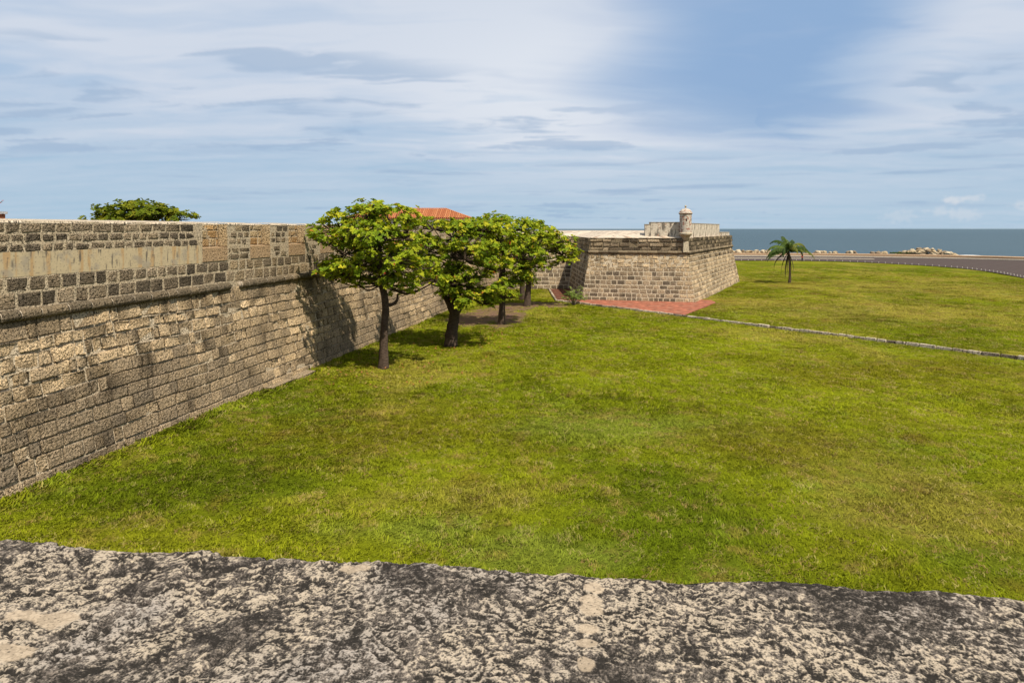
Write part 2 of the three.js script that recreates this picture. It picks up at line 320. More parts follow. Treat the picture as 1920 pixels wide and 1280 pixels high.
// the land under everything, with its shore
const SHORE = [[-400, 217], [40, 214.5], [70, 213.5], [84, 212], [100, 206], [114, 200], [127, 193], [137, 182.5], [152, 160], [175, 120], [195, 60], [205, -20], [205, -80], [-400, -80]];
{
  const g = new GB();
  ringSolid(g, SHORE.map(([x, d]) => V(x, -5, d)), SHORE.map(([x, d]) => V(x, -0.25, d)), 1 / 4);
  structure('ground', g.geo(false), std({ name: 'sandy_ground', color: new THREE.Color().setRGB(0.36, 0.27, 0.18), map: coralColor }));
  const gr = scene.children.at(-1); gr.geometry.computeVertexNormals();
}
// sea
{
  const waves = tex(1024, 1024, (u, v) => 0.5 + 0.3 * pn(u * 20, v * 46, 20, 46) + 0.25 * pn(u * 60, v * 130, 60, 130) + 0.2 * fbm(u * 120, v * 240, 2, 120, 240));
  const lanes = tex(512, 512, (u, v) => { const n = 0.5 * fbm(u * 3, v * 14, 4, 3, 14) + 0.2 * pn(u * 40, v * 150, 40, 150); return [0.88 + 0.25 * n, 0.9 + 0.22 * n, 0.92 + 0.2 * n]; });
  const g = new GB(), ds = [150, 190, 230, 300, 450, 800, 1600, 4000, 12000, 42000];
  ds.forEach((d) => { for (const x of [-1, 1]) { const w = 3000 + d * 1.2; g.v(V(x * w, -1.2, d), x * w / 400, d / 400); } });
  for (let k = 0; k < ds.length - 1; k++) g.quad(2 * k, 2 * k + 1, 2 * k + 3, 2 * k + 2);
  waves.repeat.set(10, 10);
  structure('sea', g.geo(), new THREE.MeshPhysicalMaterial({ name: 'sea_water', roughness: 0.55, specularIntensity: 0.22, color: new THREE.Color().setRGB(0.062, 0.099, 0.122), map: lanes, bumpMap: waves, bumpScale: 0.5 }));
}

// ------------------------------------------------------------------ the long wall at the left
const WS = (s, D, y) => V(s * SN - D * CS, y, s * CS + D * SN);
const WN = new THREE.Vector3(CS, 0, SN);               // outward, to the right and a little towards the eye
const D0 = 19.15, BAT = 0.2, YC = 5.34, DT = D0 + BAT * YC, TOP = 8.46;
const NOTCH = []; for (let k = 0; k < 14; k++) NOTCH.push([28.5 + k * 3.93, 30.45 + k * 3.93]);
{
  const origin = WS(16, D0, 0);
  const W = thing('curtain_wall', 'long battered coral stone rampart wall along the lawn with rounded string course and notched parapet', 'wall', origin);
  const S0 = -2, S1 = 93, faceN = WN.clone().multiplyScalar(1).add(new THREE.Vector3(0, BAT, 0)).normalize();
  { // solid core behind the blocks
    const g = new GB(origin);
    ringSolid(g, [WS(S0, D0 + 0.026 - BAT * 0.6, -0.6), WS(S1, D0 + 0.026 - BAT * 0.6, -0.6), WS(S1, D0 + 9, -0.6), WS(S0, D0 + 9, -0.6)], [WS(S0, DT + 0.026, YC), WS(S1, DT + 0.026, YC), WS(S1, D0 + 9, YC), WS(S0, D0 + 9, YC)]);
    part('wall_core', g.geo(), M.oldmortar = std({ name: 'weathered_mortar', color: new THREE.Color().setRGB(0.49, 0.395, 0.275), map: coralColor, bumpMap: coralBump, bumpScale: 0.04 }), W);
  }
  // black water stains that run down the face and blotches of crust
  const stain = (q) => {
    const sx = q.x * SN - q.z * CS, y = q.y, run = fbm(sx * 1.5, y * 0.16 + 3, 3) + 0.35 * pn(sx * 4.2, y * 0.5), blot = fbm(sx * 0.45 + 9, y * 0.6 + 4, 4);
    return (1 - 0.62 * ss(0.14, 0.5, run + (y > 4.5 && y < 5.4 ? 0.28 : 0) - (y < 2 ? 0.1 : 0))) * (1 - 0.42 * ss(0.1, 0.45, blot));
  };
  // battered lower wall
  const rows = []; { const r = rng(5); let y = -0.22; while (y < YC - 0.15) { let h = 0.40 + r() * 0.15; if (YC - 0.02 - y - h < 0.3) h = YC - 0.02 - y; rows.push([y, y + h]); y += h; } }
  const at = (s, y) => WS(s, D0 + BAT * y, y + (0.09 * pn(s * 0.15, y * 0.25 + 7) + 0.04 * pn(s * 0.6, y * 0.6 + 2)) * ss(0, 1, y) * ss(YC, YC - 0.8, y));
  const list = courses({
    origin, at, normal: faceN, rows, range: () => [11, 92], wide: [0.36, 1.2], joint: 0.02, seed: 11,
    opts: (s, y, r) => {
      const n = fbm(s * 0.13 + 4, y * 0.35 + 2, 3), worn = ss(-0.06, 0.26, n + (y - 2.4) * 0.07 + (r() - 0.5) * 0.6);
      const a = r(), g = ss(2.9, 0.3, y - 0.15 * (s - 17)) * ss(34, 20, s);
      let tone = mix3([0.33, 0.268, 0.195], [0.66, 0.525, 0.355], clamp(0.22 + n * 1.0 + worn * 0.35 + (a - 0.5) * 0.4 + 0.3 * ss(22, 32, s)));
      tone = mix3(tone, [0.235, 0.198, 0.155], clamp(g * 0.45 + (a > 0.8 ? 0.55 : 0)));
      const k = 0.9 + r() * 0.2;
      return { tone: tone.map((x) => x * k), rough: lerp(0.014, 0.07, worn), chip: lerp(0.02, 0.07, worn), proud: 0.008 + r() * r() * 0.045, round: lerp(0.7, 0.1, worn), joint: lerp(0.026, 0.010, worn), vary: true, back: 0.11, stain };
    },
  });
  addPieces(list, 'scarp_stone', M.stone, W);
  // light mortar left in some of the joints
  // string course: half-round stones
  {
    const r = rng(21), list2 = []; let s = 11; const yc = YC + 0.02;
    const core = new GB(origin);
    const tube = (gb, s0, s1, R, ends, tone, jit) => {
      const K = 10, L = jit ? 3 : 1, id = [];
      for (let l = 0; l <= L; l++) for (let k = 0; k <= K; k++) { const a = -Math.PI * 0.62 + (k / K) * Math.PI * 1.24, rr = R * (jit && (l === 0 || l === L) ? 0.93 : 1) + (jit ? (r() - 0.5) * jit : 0), ss1 = lerp(s0, s1, jit ? [0, 0.08, 0.92, 1][l] : l / L); const kk = 1 + (r() - 0.5) * 0.12; id.push(gb.v(WS(ss1, DT - 0.03 - Math.cos(a) * rr, yc + Math.sin(a) * rr), ss1 / 2.5, a * R / 2.5, tone ? tone.map((x) => x * kk) : undefined)); }
      for (let l = 0; l < L; l++) for (let k = 0; k < K; k++) { const a = l * (K + 1) + k; gb.quad(id[a], id[a + K + 1], id[a + K + 2], id[a + 1]); }
      if (ends) for (const l of [0, L]) { const c = gb.v(WS(l ? s1 : s0, DT, yc), 0, 0, tone); for (let k = 0; k < K; k++) { const a = l * (K + 1) + k; l ? gb.tri(c, id[a + 1], id[a]) : gb.tri(c, id[a], id[a + 1]); } }
    };
    while (s < 92) {
      const len = 0.55 + r() * 0.75, e = Math.min(s + len, 92);
      if (!(e > 30.55 && s < 31.3)) {
        const gb = new GB(origin), dk = mix3([0.165, 0.14, 0.105], [0.30, 0.245, 0.175], Math.pow(r(), 1.6) * (s > 31 ? 1 : 0.75));
        tube(gb, s + 0.014, e - 0.014, 0.20, true, dk, 0.014);
        list2.push({ geo: gb.geo(), size: 1 / s });
      }
      s = e;
    }
    tube(core, 11, 30.4, 0.183, true); tube(core, 31.35, 92, 0.183, true);
    part('string_course_bed', core.geo(), M.cap, W);
    addPieces(list2, 'string_course_stone', M.stone, W);
  }
  // parapet
  const PB = YC + 0.18, SILL = 7.28, DP = DT + 0.02, DB = DP + 0.52;
  {
    const g = new GB(origin), face = DP + 0.002;
    const box = (s0, s1, da, db, y0, y1) => ringSolid(g, [WS(s0, da, y0), WS(s1, da, y0), WS(s1, db, y0), WS(s0, db, y0)], [WS(s0, da, y1), WS(s1, da, y1), WS(s1, db, y1), WS(s0, db, y1)]);
    box(S0, S1, DB, DB + 3.2, PB - 0.3, TOP - 0.03);
    box(S0, S1, face, DB - 0.003, PB - 0.3, SILL);
    let s = S0;
    for (const [a, b] of [...NOTCH, [S1, S1]]) { if (a > s) box(s, a, face, DB - 0.003, SILL + 0.003, TOP); s = b; }
    part('parapet_core', g.geo(), M.mortar, W);
    // capping: a skin of lime, uneven along its edge
    const c = new GB(origin), n = 300, idx = []; const r = rng(31);
    let sA = S0;
    const strip = (s0, s1, dFront) => {
      const m = Math.max(1, Math.round((s1 - s0) / 0.4)), ids = [];
      for (let k = 0; k <= m; k++) { const q = lerp(s0, s1, k / m), dy = fbm(q * 0.5, 3, 2) * 0.035 + (r() - 0.5) * 0.012, df = dFront - 0.01 + (r() - 0.5) * 0.03; [[df, TOP - 0.06], [df + 0.02, TOP + 0.015 + dy], [dFront + 1.4, TOP + 0.09 + dy], [DB + 3.1, TOP + 0.13]].forEach(([D, y]) => ids.push(c.v(WS(q, D, y), q / 2.5, D / 2.5))); }
      for (let k = 0; k < m; k++) for (let e = 0; e < 3; e++) { const a = k * 4 + e; c.quad(ids[a], ids[a + 4], ids[a + 5], ids[a + 1]); }
    };
    for (const [a, b] of [...NOTCH, [S1, S1]]) { if (a > sA) strip(sA, a, DP); if (b > a) strip(a + 0.002, b - 0.002, DB); sA = b; }
    part('capping', c.geo(), M.cap, W);
    // sills
    for (const [a, b] of NOTCH.slice(0, 8)) {
      const sg = new GB(origin);
      ringSolid(sg, [WS(a + 0.02, DP - 0.035, SILL - 0.62), WS(b - 0.04, DP - 0.035, SILL - 0.62), WS(b - 0.04, DB - 0.01, SILL - 0.62), WS(a + 0.02, DB - 0.01, SILL - 0.62)], [WS(a + 0.02, DP - 0.03, SILL + 0.012), WS(b - 0.04, DP - 0.03, SILL + 0.012), WS(b - 0.04, DB - 0.01, SILL + 0.045), WS(a + 0.02, DB - 0.01, SILL + 0.045)]);
      part('embrasure_sill', sg.geo(false).toNonIndexed(), M.sill ??= std({ name: 'rusty_sill_plaster', color: new THREE.Color().setRGB(0.40, 0.27, 0.155), map: coralColor, bumpMap: coralBump, bumpScale: 0.02 }), W).geometry.computeVertexNormals();
    }
    // plaster band
    const pb = new GB(origin), y0 = 6.62, y1 = 7.44;
    const ids = []; const m = 60; for (let k = 0; k <= m; k++) { const q = lerp(8, 28.48, k / m); ids.push(pb.v(WS(q, DP - 0.004 + 0.008 * pn(q, 3), y0 + 0.03 * pn(q * 1.7, 1)), q / 8, 0), pb.v(WS(q, DP - 0.004 + 0.008 * pn(q, 7), y1 + 0.03 * pn(q * 1.9, 5)), q / 8, 0.42)); }
    for (let k = 0; k < m; k++) pb.quad(ids[2 * k], ids[2 * k + 2], ids[2 * k + 3], ids[2 * k + 1]);
    part('plaster_band', pb.geo(), M.plaster, W);
  }
  const dark = (s, y, r) => { const a = r(); let t = mix3([0.14, 0.12, 0.096], [0.40, 0.33, 0.245], Math.pow(a, 1.5)); if (s > 30.4) t = mix3(t, [0.42, 0.335, 0.225], r() < 0.45 ? 0.75 : 0.15); const k = 0.85 + r() * 0.3; return { tone: t.map((x) => x * k), rough: 0.014, chip: 0.045, proud: 0.014, round: -0.1, back: 0.06, stain }; };
  const inNotch = (a, b) => NOTCH.some(([p, q]) => b > p + 0.02 && a < q - 0.02);
  const pr = [
    [8.06, 8.43, [0.5, 1.1], 0.022], [7.73, 8.07, [0.42, 0.72], 0.055], [7.40, 7.74, [0.42, 0.72], 0.06],
    [6.11, 6.65, [0.55, 0.9], 0.07], [5.56, 6.12, [0.6, 1.0], 0.05]];
  let plist = [];
  pr.forEach((row, k) => { plist.push(...courses({ origin, at: (s, y) => WS(s, DP, y + 0.02 * pn(s * 0.6, y)), normal: WN, rows: [row], range: () => [11, 92], wide: row[2], joint: row[3], seed: 60 + k, opts: dark, skip: (a, b, y0) => y0 > SILL && inNotch(a, b) })); });
  plist.push(...courses({ origin, at: (s, y) => WS(s, DP, y), normal: WN, rows: [[6.64, 6.98], [6.98, 7.27]], range: () => [30.5, 92], wide: [0.45, 1.1], joint: 0.03, seed: 71, opts: (s, y, r) => ({ ...dark(s, y, r), tone: mix3([0.36, 0.30, 0.21], [0.22, 0.18, 0.13], r()), proud: 0.012 }), skip: (a, b) => inNotch(a, b) }));
  // ochre blocks closing the notches
  const ochre = (s, y, r) => { const k = 0.8 + r() * 0.4; return { tone: mix3([0.50, 0.33, 0.165], [0.46, 0.37, 0.24], r()).map((x) => x * k), rough: 0.03, chip: 0.03, proud: 0.02, round: 0.4, back: 0.06 }; };
  NOTCH.slice(0, 8).forEach(([a, b], k) => plist.push(...courses({ origin, at: (s, y) => WS(s, DB, y), normal: WN, rows: [[7.33, 7.74], [7.74, 8.12], [8.12, 8.42]], range: () => [a + 0.03, b - 0.03], wide: [0.5, 0.95], joint: 0.03, seed: 80 + k, opts: ochre })));
  addPieces(plist, 'parapet_stone', M.stone, W);
  // far jambs of the notches, rendered in ochre lime
  NOTCH.slice(0, 8).forEach(([a, b]) => {
    const P = [WS(b - 0.01, DB, SILL + 0.05), WS(b - 0.01, DP, SILL + 0.03), WS(b - 0.01, DP, TOP - 0.02), WS(b - 0.01, DB, TOP - 0.02)];
    const r = rng(Math.round(a * 10)), n = WS(0, 0, 0).sub(WS(1, 0, 0));
    part('jamb', stoneGeo(origin, P, n, r, { tone: [0.54, 0.43, 0.28], rough: 0.02, proud: 0.015, back: 0.03, chip: 0.02 }), M.stone, W);
  });
}
// the rampart walk and the town side behind the wall
{
  const g = new GB(); ringSolid(g, [WS(-2, 23, -0.5), WS(93, 23, -0.5), WS(93, 27.8, -0.5), WS(-2, 27.8, -0.5)], [WS(-2, 23.95, 7.0), WS(93, 23.95, 7.0), WS(93, 27.8, 7.0), WS(-2, 27.8, 7.0)]);
  structure('rampart_walk', g.geo(), M.cap);
}

// ------------------------------------------------------------------ the bastion
const BP = { G: [-1.2, 93], E: [7.7, 93.3], A: [7.9, 78], B: [20.25, 75.1], C: [35.7, 107], H: [27, 128], I: [-14, 128], J: [-14, 96] };
const BN = ['G', 'E', 'A', 'B', 'C', 'H', 'I', 'J'];
function inset(dists) {                                 // the plan with edge k moved inwards by dists[k]
  const P = BN.map((k) => BP[k]), n = P.length, L = [];
  for (let k = 0; k < n; k++) { const a = P[k], b = P[(k + 1) % n], dx = b[0] - a[0], dy = b[1] - a[1], l = Math.hypot(dx, dy), nx = -dy / l, ny = dx / l; L.push([a[0] + nx * dists[k], a[1] + ny * dists[k], dx / l, dy / l]); }
  return P.map((_, k) => { const [x1, y1, a, b] = L[(k + n - 1) % n], [x2, y2, c, e] = L[k]; const det = a * e - b * c; if (Math.abs(det) < 1e-6) return [x2, y2]; const t = ((x2 - x1) * e - (y2 - y1) * c) / det; return [x1 + a * t, y1 + b * t]; });
}
const BYC = 5.5;
const insetAll = (v) => inset(BN.map((_, k) => (k < 4 ? v : k === 4 ? v : 0)));
{
  const origin = V(14, 0, 90);
  const T = thing('bastion', 'far sand and grey stone bastion with sloping sides standing beyond the trees', 'bastion', origin);
  const core = new GB(origin), R3 = (v, y) => insetAll(v).map(([x, d]) => V(x, y, d));
  ringSolid(core, R3(0.012 - BAT * 0.5, -0.5), R3(BAT * BYC + 0.012, BYC));
  part('bastion_core', core.geo(), M.pale = std({ name: 'pale_lime_mortar', color: new THREE.Color().setRGB(0.60, 0.495, 0.355), map: coralColor, bumpMap: coralBump, bumpScale: 0.02 }), T);
  const top = new GB(origin);
  ringSolid(top, R3(BAT * BYC + 0.03, BYC + 0.002), R3(BAT * BYC + 0.03, 7.16));
  part('parapet_core', top.geo(), M.darkmortar, T);
  const slope = new GB(origin);
  ringSolid(slope, R3(BAT * BYC - 0.01, 7.163), R3(BAT * BYC + 3.0, 7.92), 1 / 4);
  const deckT = tex(1024, 1024, (u, v) => { const a = fbm(u * 6, v * 6, 5, 6), b = fbm(u * 9 + 3, v * 9 + 7, 4, 9), g = 0.9 + 0.2 * fbm(u * 40, v * 40, 2, 40); let c = mix3([0.60, 0.52, 0.42], [0.40, 0.24, 0.16], ss(0.12, 0.4, a) * 0.65); c = mix3(c, [0.13, 0.11, 0.09], ss(0.08, 0.36, b) * 0.7); return c.map((x) => Math.pow(clamp(x * g), 1 / 2.2)); }, true);
  part('sloping_parapet_top', slope.geo(), std({ name: 'bleached_lime', color: new THREE.Color().setRGB(0.85, 0.83, 0.8), map: deckT, bumpMap: coralBump, bumpScale: 0.06 }), T);
  // blocks on the faces
  const face = (k) => {
    const a0 = (y) => { const P = insetAll(BAT * Math.min(y, BYC)); return [P[k], P[(k + 1) % BN.length]]; };
    const [p, q] = a0(0), l = Math.hypot(q[0] - p[0], q[1] - p[1]), ux = (q[0] - p[0]) / l, uy = (q[1] - p[1]) / l;
    const N = new THREE.Vector3(uy, 0, ux).normalize();   // outward in three.js axes: plan normal (uy, -ux), z = -d
    const along = (pt) => (pt[0] - p[0]) * ux + (pt[1] - p[1]) * uy;
    return { at: (t, y) => { const P = insetAll(BAT * Math.min(y, BYC)), o = P[k], t0 = along(o); return V(o[0] + ux * (t - t0), y, o[1] + uy * (t - t0)); }, N, range: (y) => { const [a, b] = a0(y); return [along(a) + 0.02, along(b) - 0.02]; }, len: l };
  };
  const rowsOf = (y0, y1, h, seed) => { const r = rng(seed), out = []; let y = y0; while (y < y1 - 0.1) { let hh = h * (0.9 + r() * 0.2); if (y1 - y - hh < h * 0.5) hh = y1 - y; out.push([y, y + hh]); y += hh; } return out; };
  const fAB = face(2), fBC = face(3), fEA = face(1), fGE = face(0);
  const slantN = (N) => N.clone().add(new THREE.Vector3(0, BAT, 0)).normalize();
  const bstain = (q) => { const a = q.x * 0.95 - q.z * 0.31, run = fbm(a * 0.9 + 40, q.y * 0.14, 3) + 0.4 * pn(a * 2.6, q.y * 0.3 + 8); return (1 - 0.6 * ss(0.12, 0.5, run + (q.y > 4.4 ? 0.12 : -0.08))) * (1 - 0.3 * ss(0.1, 0.45, fbm(a * 0.5, q.y * 0.6, 3))); };
  const blockTone = (len) => (t, y, r) => {
    const a = r(), worn = ss(3.3, 4.2, y + (r() - 0.5) * 0.8), quoin = ss(1.5, 0.8, Math.abs(len - t - 0.4 - y * 0.12)), end = ss(0.9, 0.3, t - y * 0.18);
    let tone = mix3([0.165, 0.14, 0.112], [0.56, 0.46, 0.335], Math.pow(a, 1.25));
    tone = mix3(tone, [0.70, 0.56, 0.38], worn * (0.5 + 0.5 * r()));
    tone = mix3(tone, [0.70, 0.56, 0.38], Math.max(quoin, end * ss(2, 3, y)) * (0.5 + 0.5 * r()));
    const kk = 0.9 + r() * 0.2; return { tone: tone.map((x) => x * kk), rough: lerp(0.012, 0.05, worn), chip: lerp(0.02, 0.06, worn), proud: 0.012, round: 0.0, joint: lerp(0.075, 0.02, worn), back: 0.1, stain: bstain };
  };
  const front = courses({ origin, at: fAB.at, normal: slantN(fAB.N), rows: rowsOf(0, BYC - 0.1, 0.49, 3), range: fAB.range, wide: [0.5, 0.95], joint: 0.05, seed: 301, opts: blockTone(fAB.len) });
  addPieces(front, 'face_stone', M.stone, T);
  const sideTone = (t, y, r) => { const a = r(); let tone = mix3([0.36, 0.29, 0.205], [0.78, 0.63, 0.44], a); if (y > 4.2) tone = mix3(tone, [0.16, 0.13, 0.095], r() * 0.9); if (t < 1.5) tone = [0.52, 0.43, 0.3]; const kk = 0.88 + r() * 0.24; return { tone: tone.map((x) => x * kk), rough: 0.03, chip: 0.04, proud: 0.03, round: 0.35, back: 0.1, stain: bstain }; };
  part('side_stones', mergeGeometries(courses({ origin, at: fBC.at, normal: slantN(fBC.N), rows: rowsOf(0, BYC - 0.1, 0.5, 4), range: fBC.range, wide: [0.6, 1.3], joint: 0.05, seed: 302, opts: sideTone }).map((s) => s.geo)), M.stone, T, { kind: 'stuff' });
  const flankTone = blockTone(-9);  // flank and recess blocks: same stone palette as the front, without pale quoins
  part('flank_stones', mergeGeometries(courses({ origin, at: fEA.at, normal: slantN(fEA.N), rows: rowsOf(0, BYC - 0.1, 0.5, 5), range: fEA.range, wide: [0.6, 1.1], joint: 0.06, seed: 303, opts: flankTone }).map((s) => s.geo)), M.stone, T, { kind: 'stuff' });
  addPieces(courses({ origin, at: fGE.at, normal: slantN(fGE.N), rows: rowsOf(0, BYC - 0.1, 0.55, 6), range: fGE.range, wide: [0.7, 1.3], joint: 0.09, seed: 304, opts: flankTone }), 'recess_stone', M.stone, T);
  // parapet blocks
  const rag = (t, y, r) => ({ tone: mix3([0.12, 0.10, 0.08], [0.56, 0.46, 0.34], Math.pow(r(), 0.9)), rough: 0.07, chip: 0.08, proud: 0.05, round: -0.1, back: 0.12, gone: y > 6.1 && y < 6.95 && r() < 0.05 });
  const pf = courses({ origin, at: fAB.at, normal: fAB.N, rows: [[5.68, 6.16], [6.16, 6.66], [6.66, 7.08], [7.08, 7.24, [0.5, 1.4]]], range: fAB.range, wide: [0.7, 1.8], joint: 0.045, seed: 310, opts: (t, y, r) => { const o = rag(t, y, r); if (y > 7.1) return { ...o, gone: r() < 0.12, tone: mix3([0.70, 0.58, 0.45], [0.42, 0.33, 0.24], r()), chip: 0.1, proud: 0.05 }; if (t < 2.4 || t > 11) o.tone = mix3(o.tone, [0.45, 0.37, 0.26], 0.7); return o; } });
  addPieces(pf, 'parapet_stone', M.stone, T);
  const pb = courses({ origin, at: fBC.at, normal: fBC.N, rows: [[5.68, 6.2], [6.2, 6.72], [6.72, 7.26]], range: fBC.range, wide: [0.55, 1.1], joint: 0.05, seed: 311, opts: (t, y, r) => ({ ...rag(t, y, r), gone: false, tone: mix3([0.10, 0.085, 0.065], [0.42, 0.35, 0.25], Math.pow(r(), 1.5)) }) });
  pb.push(...courses({ origin, at: fEA.at, normal: fEA.N, rows: [[5.68, 6.2], [6.2, 6.7], [6.7, 7.15]], range: fEA.range, wide: [0.55, 1.1], joint: 0.05, seed: 312, opts: flankTone }));
  pb.push(...courses({ origin, at: fGE.at, normal: fGE.N, rows: [[5.68, 6.2], [6.2, 6.7], [6.7, 7.15]], range: fGE.range, wide: [0.55, 1.1], joint: 0.05, seed: 313, opts: flankTone }));
  part('side_parapet_stones', mergeGeometries(pb.map((s) => s.geo)), M.stone, T, { kind: 'stuff' });
  // string course
  const P = insetAll(BAT * BYC - 0.05), cordonTone = [0.30, 0.255, 0.19], r = rng(41), pieces = [];
  const cyl = (a, b, R, tone) => {
    const gb = new GB(origin), dir = b.clone().sub(a).normalize(), up = new THREE.Vector3(0, 1, 0), side = up.clone().cross(dir).normalize(), K = 10, id = [];
    for (let l = 0; l < 2; l++) { const c = l ? b : a; for (let k = 0; k < K; k++) { const an = k / K * Math.PI * 2, q = c.clone().addScaledVector(side, Math.cos(an) * R).addScaledVector(up, Math.sin(an) * R); id.push(gb.v(q, l, k / K, tone)); } }
    for (let k = 0; k < K; k++) gb.quad(id[k], id[(k + 1) % K], id[K + (k + 1) % K], id[K + k]);
    for (const l of [0, 1]) { const c = gb.v(l ? b : a, 0, 0, tone); for (let k = 0; k < K; k++) { const x = id[l * K + k], y = id[l * K + (k + 1) % K]; l ? gb.tri(c, x, y) : gb.tri(c, y, x); } }
    return gb.geo();
  };
  for (let k = 0; k < 4; k++) {
    const a = V(P[k][0], BYC + 0.05, P[k][1]), b = V(P[k + 1][0], BYC + 0.05, P[k + 1][1]), L = a.distanceTo(b), n = Math.max(1, Math.round(L / 1.05));
    for (let j = 0; j < n; j++) { const u = a.clone().lerp(b, j / n + (j ? 0.012 / L : -0.1 / L)), w = a.clone().lerp(b, (j + 1) / n - (j < n - 1 ? 0.012 / L : -0.1 / L)); pieces.push([k, cyl(u, w, 0.19, mix3([0.20, 0.17, 0.13], [0.46, 0.385, 0.28], Math.pow(r(), 0.8)))]); }
  }
  pieces.filter(([k]) => k === 2 || k === 3).forEach(([, g]) => part('string_course_stone', g, M.stone, T));
  part('string_course_flank', mergeGeometries(pieces.filter(([k]) => k < 2).map(([, g]) => g)), M.stone, T);
  // raised parapet behind the turret, turning the corner
  const q1 = insetAll(1.5), q2 = insetAll(2.3);
  const wallAlong = (name, k, t0, t1, y1, dIn = 0) => {
    const a = insetAll(1.42 + dIn), b = insetAll(2.4 + dIn), k2 = (k + 1) % BN.length, L = Math.hypot(a[k2][0] - a[k][0], a[k2][1] - a[k][1]);
    const f = (P2, t) => [lerp(P2[k][0], P2[k2][0], t / L), lerp(P2[k][1], P2[k2][1], t / L)];
    const g = new GB(origin); const ring = [f(a, t0), f(a, t1), f(b, t1), f(b, t0)];
    ringSolid(g, ring.map(([x, d]) => V(x, 7.0, d)), ring.map(([x, d]) => V(x, y1, d)), 1 / 4);
    const ge = g.geo(false).toNonIndexed(); ge.computeVertexNormals();
    part(name, ge, M.white, T);
    const c = new GB(origin), ringC = [f(insetAll(1.39 + dIn), t0 - 0.03), f(insetAll(1.39 + dIn), t1 + 0.03), f(insetAll(2.43 + dIn), t1 + 0.03), f(insetAll(2.43 + dIn), t0 - 0.03)];
    ringSolid(c, ringC.map(([x, d]) => V(x, y1 + 0.002, d)), ringC.map(([x, d]) => V(x, y1 + 0.07, d)), 1 / 2.5);
    const gc = c.geo(false).toNonIndexed(); gc.computeVertexNormals();
    part('raised_parapet_capping', gc, M.cap, T);
    return L;
  };
  const LB = Math.hypot(P[4][0] - P[3][0], P[4][1] - P[3][1]), LA = Math.hypot(P[3][0] - P[2][0], P[3][1] - P[2][1]);
  wallAlong('raised_parapet', 3, 0.25, LB * 0.70, 8.82);
  wallAlong('raised_parapet', 3, LB * 0.70 + 0.05, LB - 1.9, 7.66, -0.2);
  wallAlong('raised_parapet', 2, LA - 4.75, LA - 1.55, 8.92, 0.5);
  wallAlong('raised_parapet', 2, LA - 5.4, LA - 4.79, 8.68, 0.5);
}
// the turret on the corner
{
  const c = insetAll(1.0)[3], cx = c[0] - 0.25, cd = c[1] + 0.15, origin = V(cx, 5.6, cd);
  const T = thing('watchtower', 'small round whitewashed sentry turret with dome and finial on the bastion corner', 'turret', origin);
  const lathe = (pts, seg = 28) => { const g = new THREE.LatheGeometry(pts.map(([r, y]) => new THREE.Vector2(r, y - 5.6)), seg); return g; };
  // shaft with slits
  const y0 = 7.8, y1 = 9.82, R = 0.66, Ri = 0.5, seg = 36, rowsY = [y0, 9.02, 9.36, y1], g = new GB();
  const slit = (k) => k % 12 === 9 || k % 12 === 3;
  const pt = (k, y, r) => { const a = k / seg * Math.PI * 2; return new THREE.Vector3(Math.cos(a) * r, y - 5.6, Math.sin(a) * r); };
  const tp = (k, y) => [k / seg * 2, (y - y0) / 2.1];
  for (let k = 0; k < seg; k++) for (let j = 0; j < 3; j++) {
    const a = rowsY[j], b = rowsY[j + 1];
    if (j === 1 && slit(k)) { // reveal
      const o = [pt(k, a, R), pt(k + 1, a, R), pt(k + 1, b, R), pt(k, b, R)], i = [pt(k, a, Ri), pt(k + 1, a, Ri), pt(k + 1, b, Ri), pt(k, b, Ri)];
      for (let e = 0; e < 4; e++) { const f = (e + 1) % 4; g.quad(g.v(o[e], 0.1, 0.1), g.v(i[e], 0.1, 0.2), g.v(i[f], 0.2, 0.2), g.v(o[f], 0.2, 0.1)); }
      continue;
    }
    for (const [r, flip] of [[R, false], [Ri, true]]) {
      const q = [[k, a], [k + 1, a], [k + 1, b], [k, b]].map(([kk, y]) => g.v(pt(kk, y, r + (flip ? 0 : (1 - (y - y0) / 2) * -0.01)), ...tp(kk, y)));
      flip ? g.quad(...q) : g.quad(q[3], q[2], q[1], q[0]);
    }
  }
  part('shaft', g.geo(), M.tower, T);
  part('corbel', lathe([[0.02, 6.82], [0.2, 6.86], [0.3, 7.02], [0.36, 7.1], [0.38, 7.22], [0.5, 7.3], [0.56, 7.44], [0.66, 7.5], [0.72, 7.56], [0.74, 7.7], [0.7, 7.797], [0.3, 7.797]]), M.towerPlain, T);
  part('cornice', lathe([[0.3, 9.823], [0.68, 9.823], [0.74, 9.88], [0.78, 9.95], [0.76, 10.0], [0.7, 10.02], [0.3, 10.02]]), M.tower, T);
  part('dome', lathe([[0.7, 10.023], [0.67, 10.13], [0.58, 10.27], [0.44, 10.38], [0.28, 10.45], [0.13, 10.48], [0.02, 10.485]]), M.tower, T);
  part('finial', lathe([[0.1, 10.47], [0.1, 10.53], [0.065, 10.58], [0.06, 10.64], [0.11, 10.68], [0.125, 10.74], [0.09, 10.8], [0.04, 10.83], [0.02, 10.87], [0.001, 10.88]], 14), M.towerPlain, T);
  // corner rib under the corbel
  const rib = new GB(); const rr = [[-0.34, 0.3], [0.34, 0.3], [0.34, -0.5], [-0.34, -0.5]];
  ringSolid(rib, rr.map(([x, z]) => new THREE.Vector3(x, 0.0, z)), rr.map(([x, z]) => new THREE.Vector3(x * 0.8, 1.24, z * 0.8)));
  const rg = rib.geo(false).toNonIndexed(); rg.computeVertexNormals(); part('corner_rib', rg, M.towerPlain, T);
}

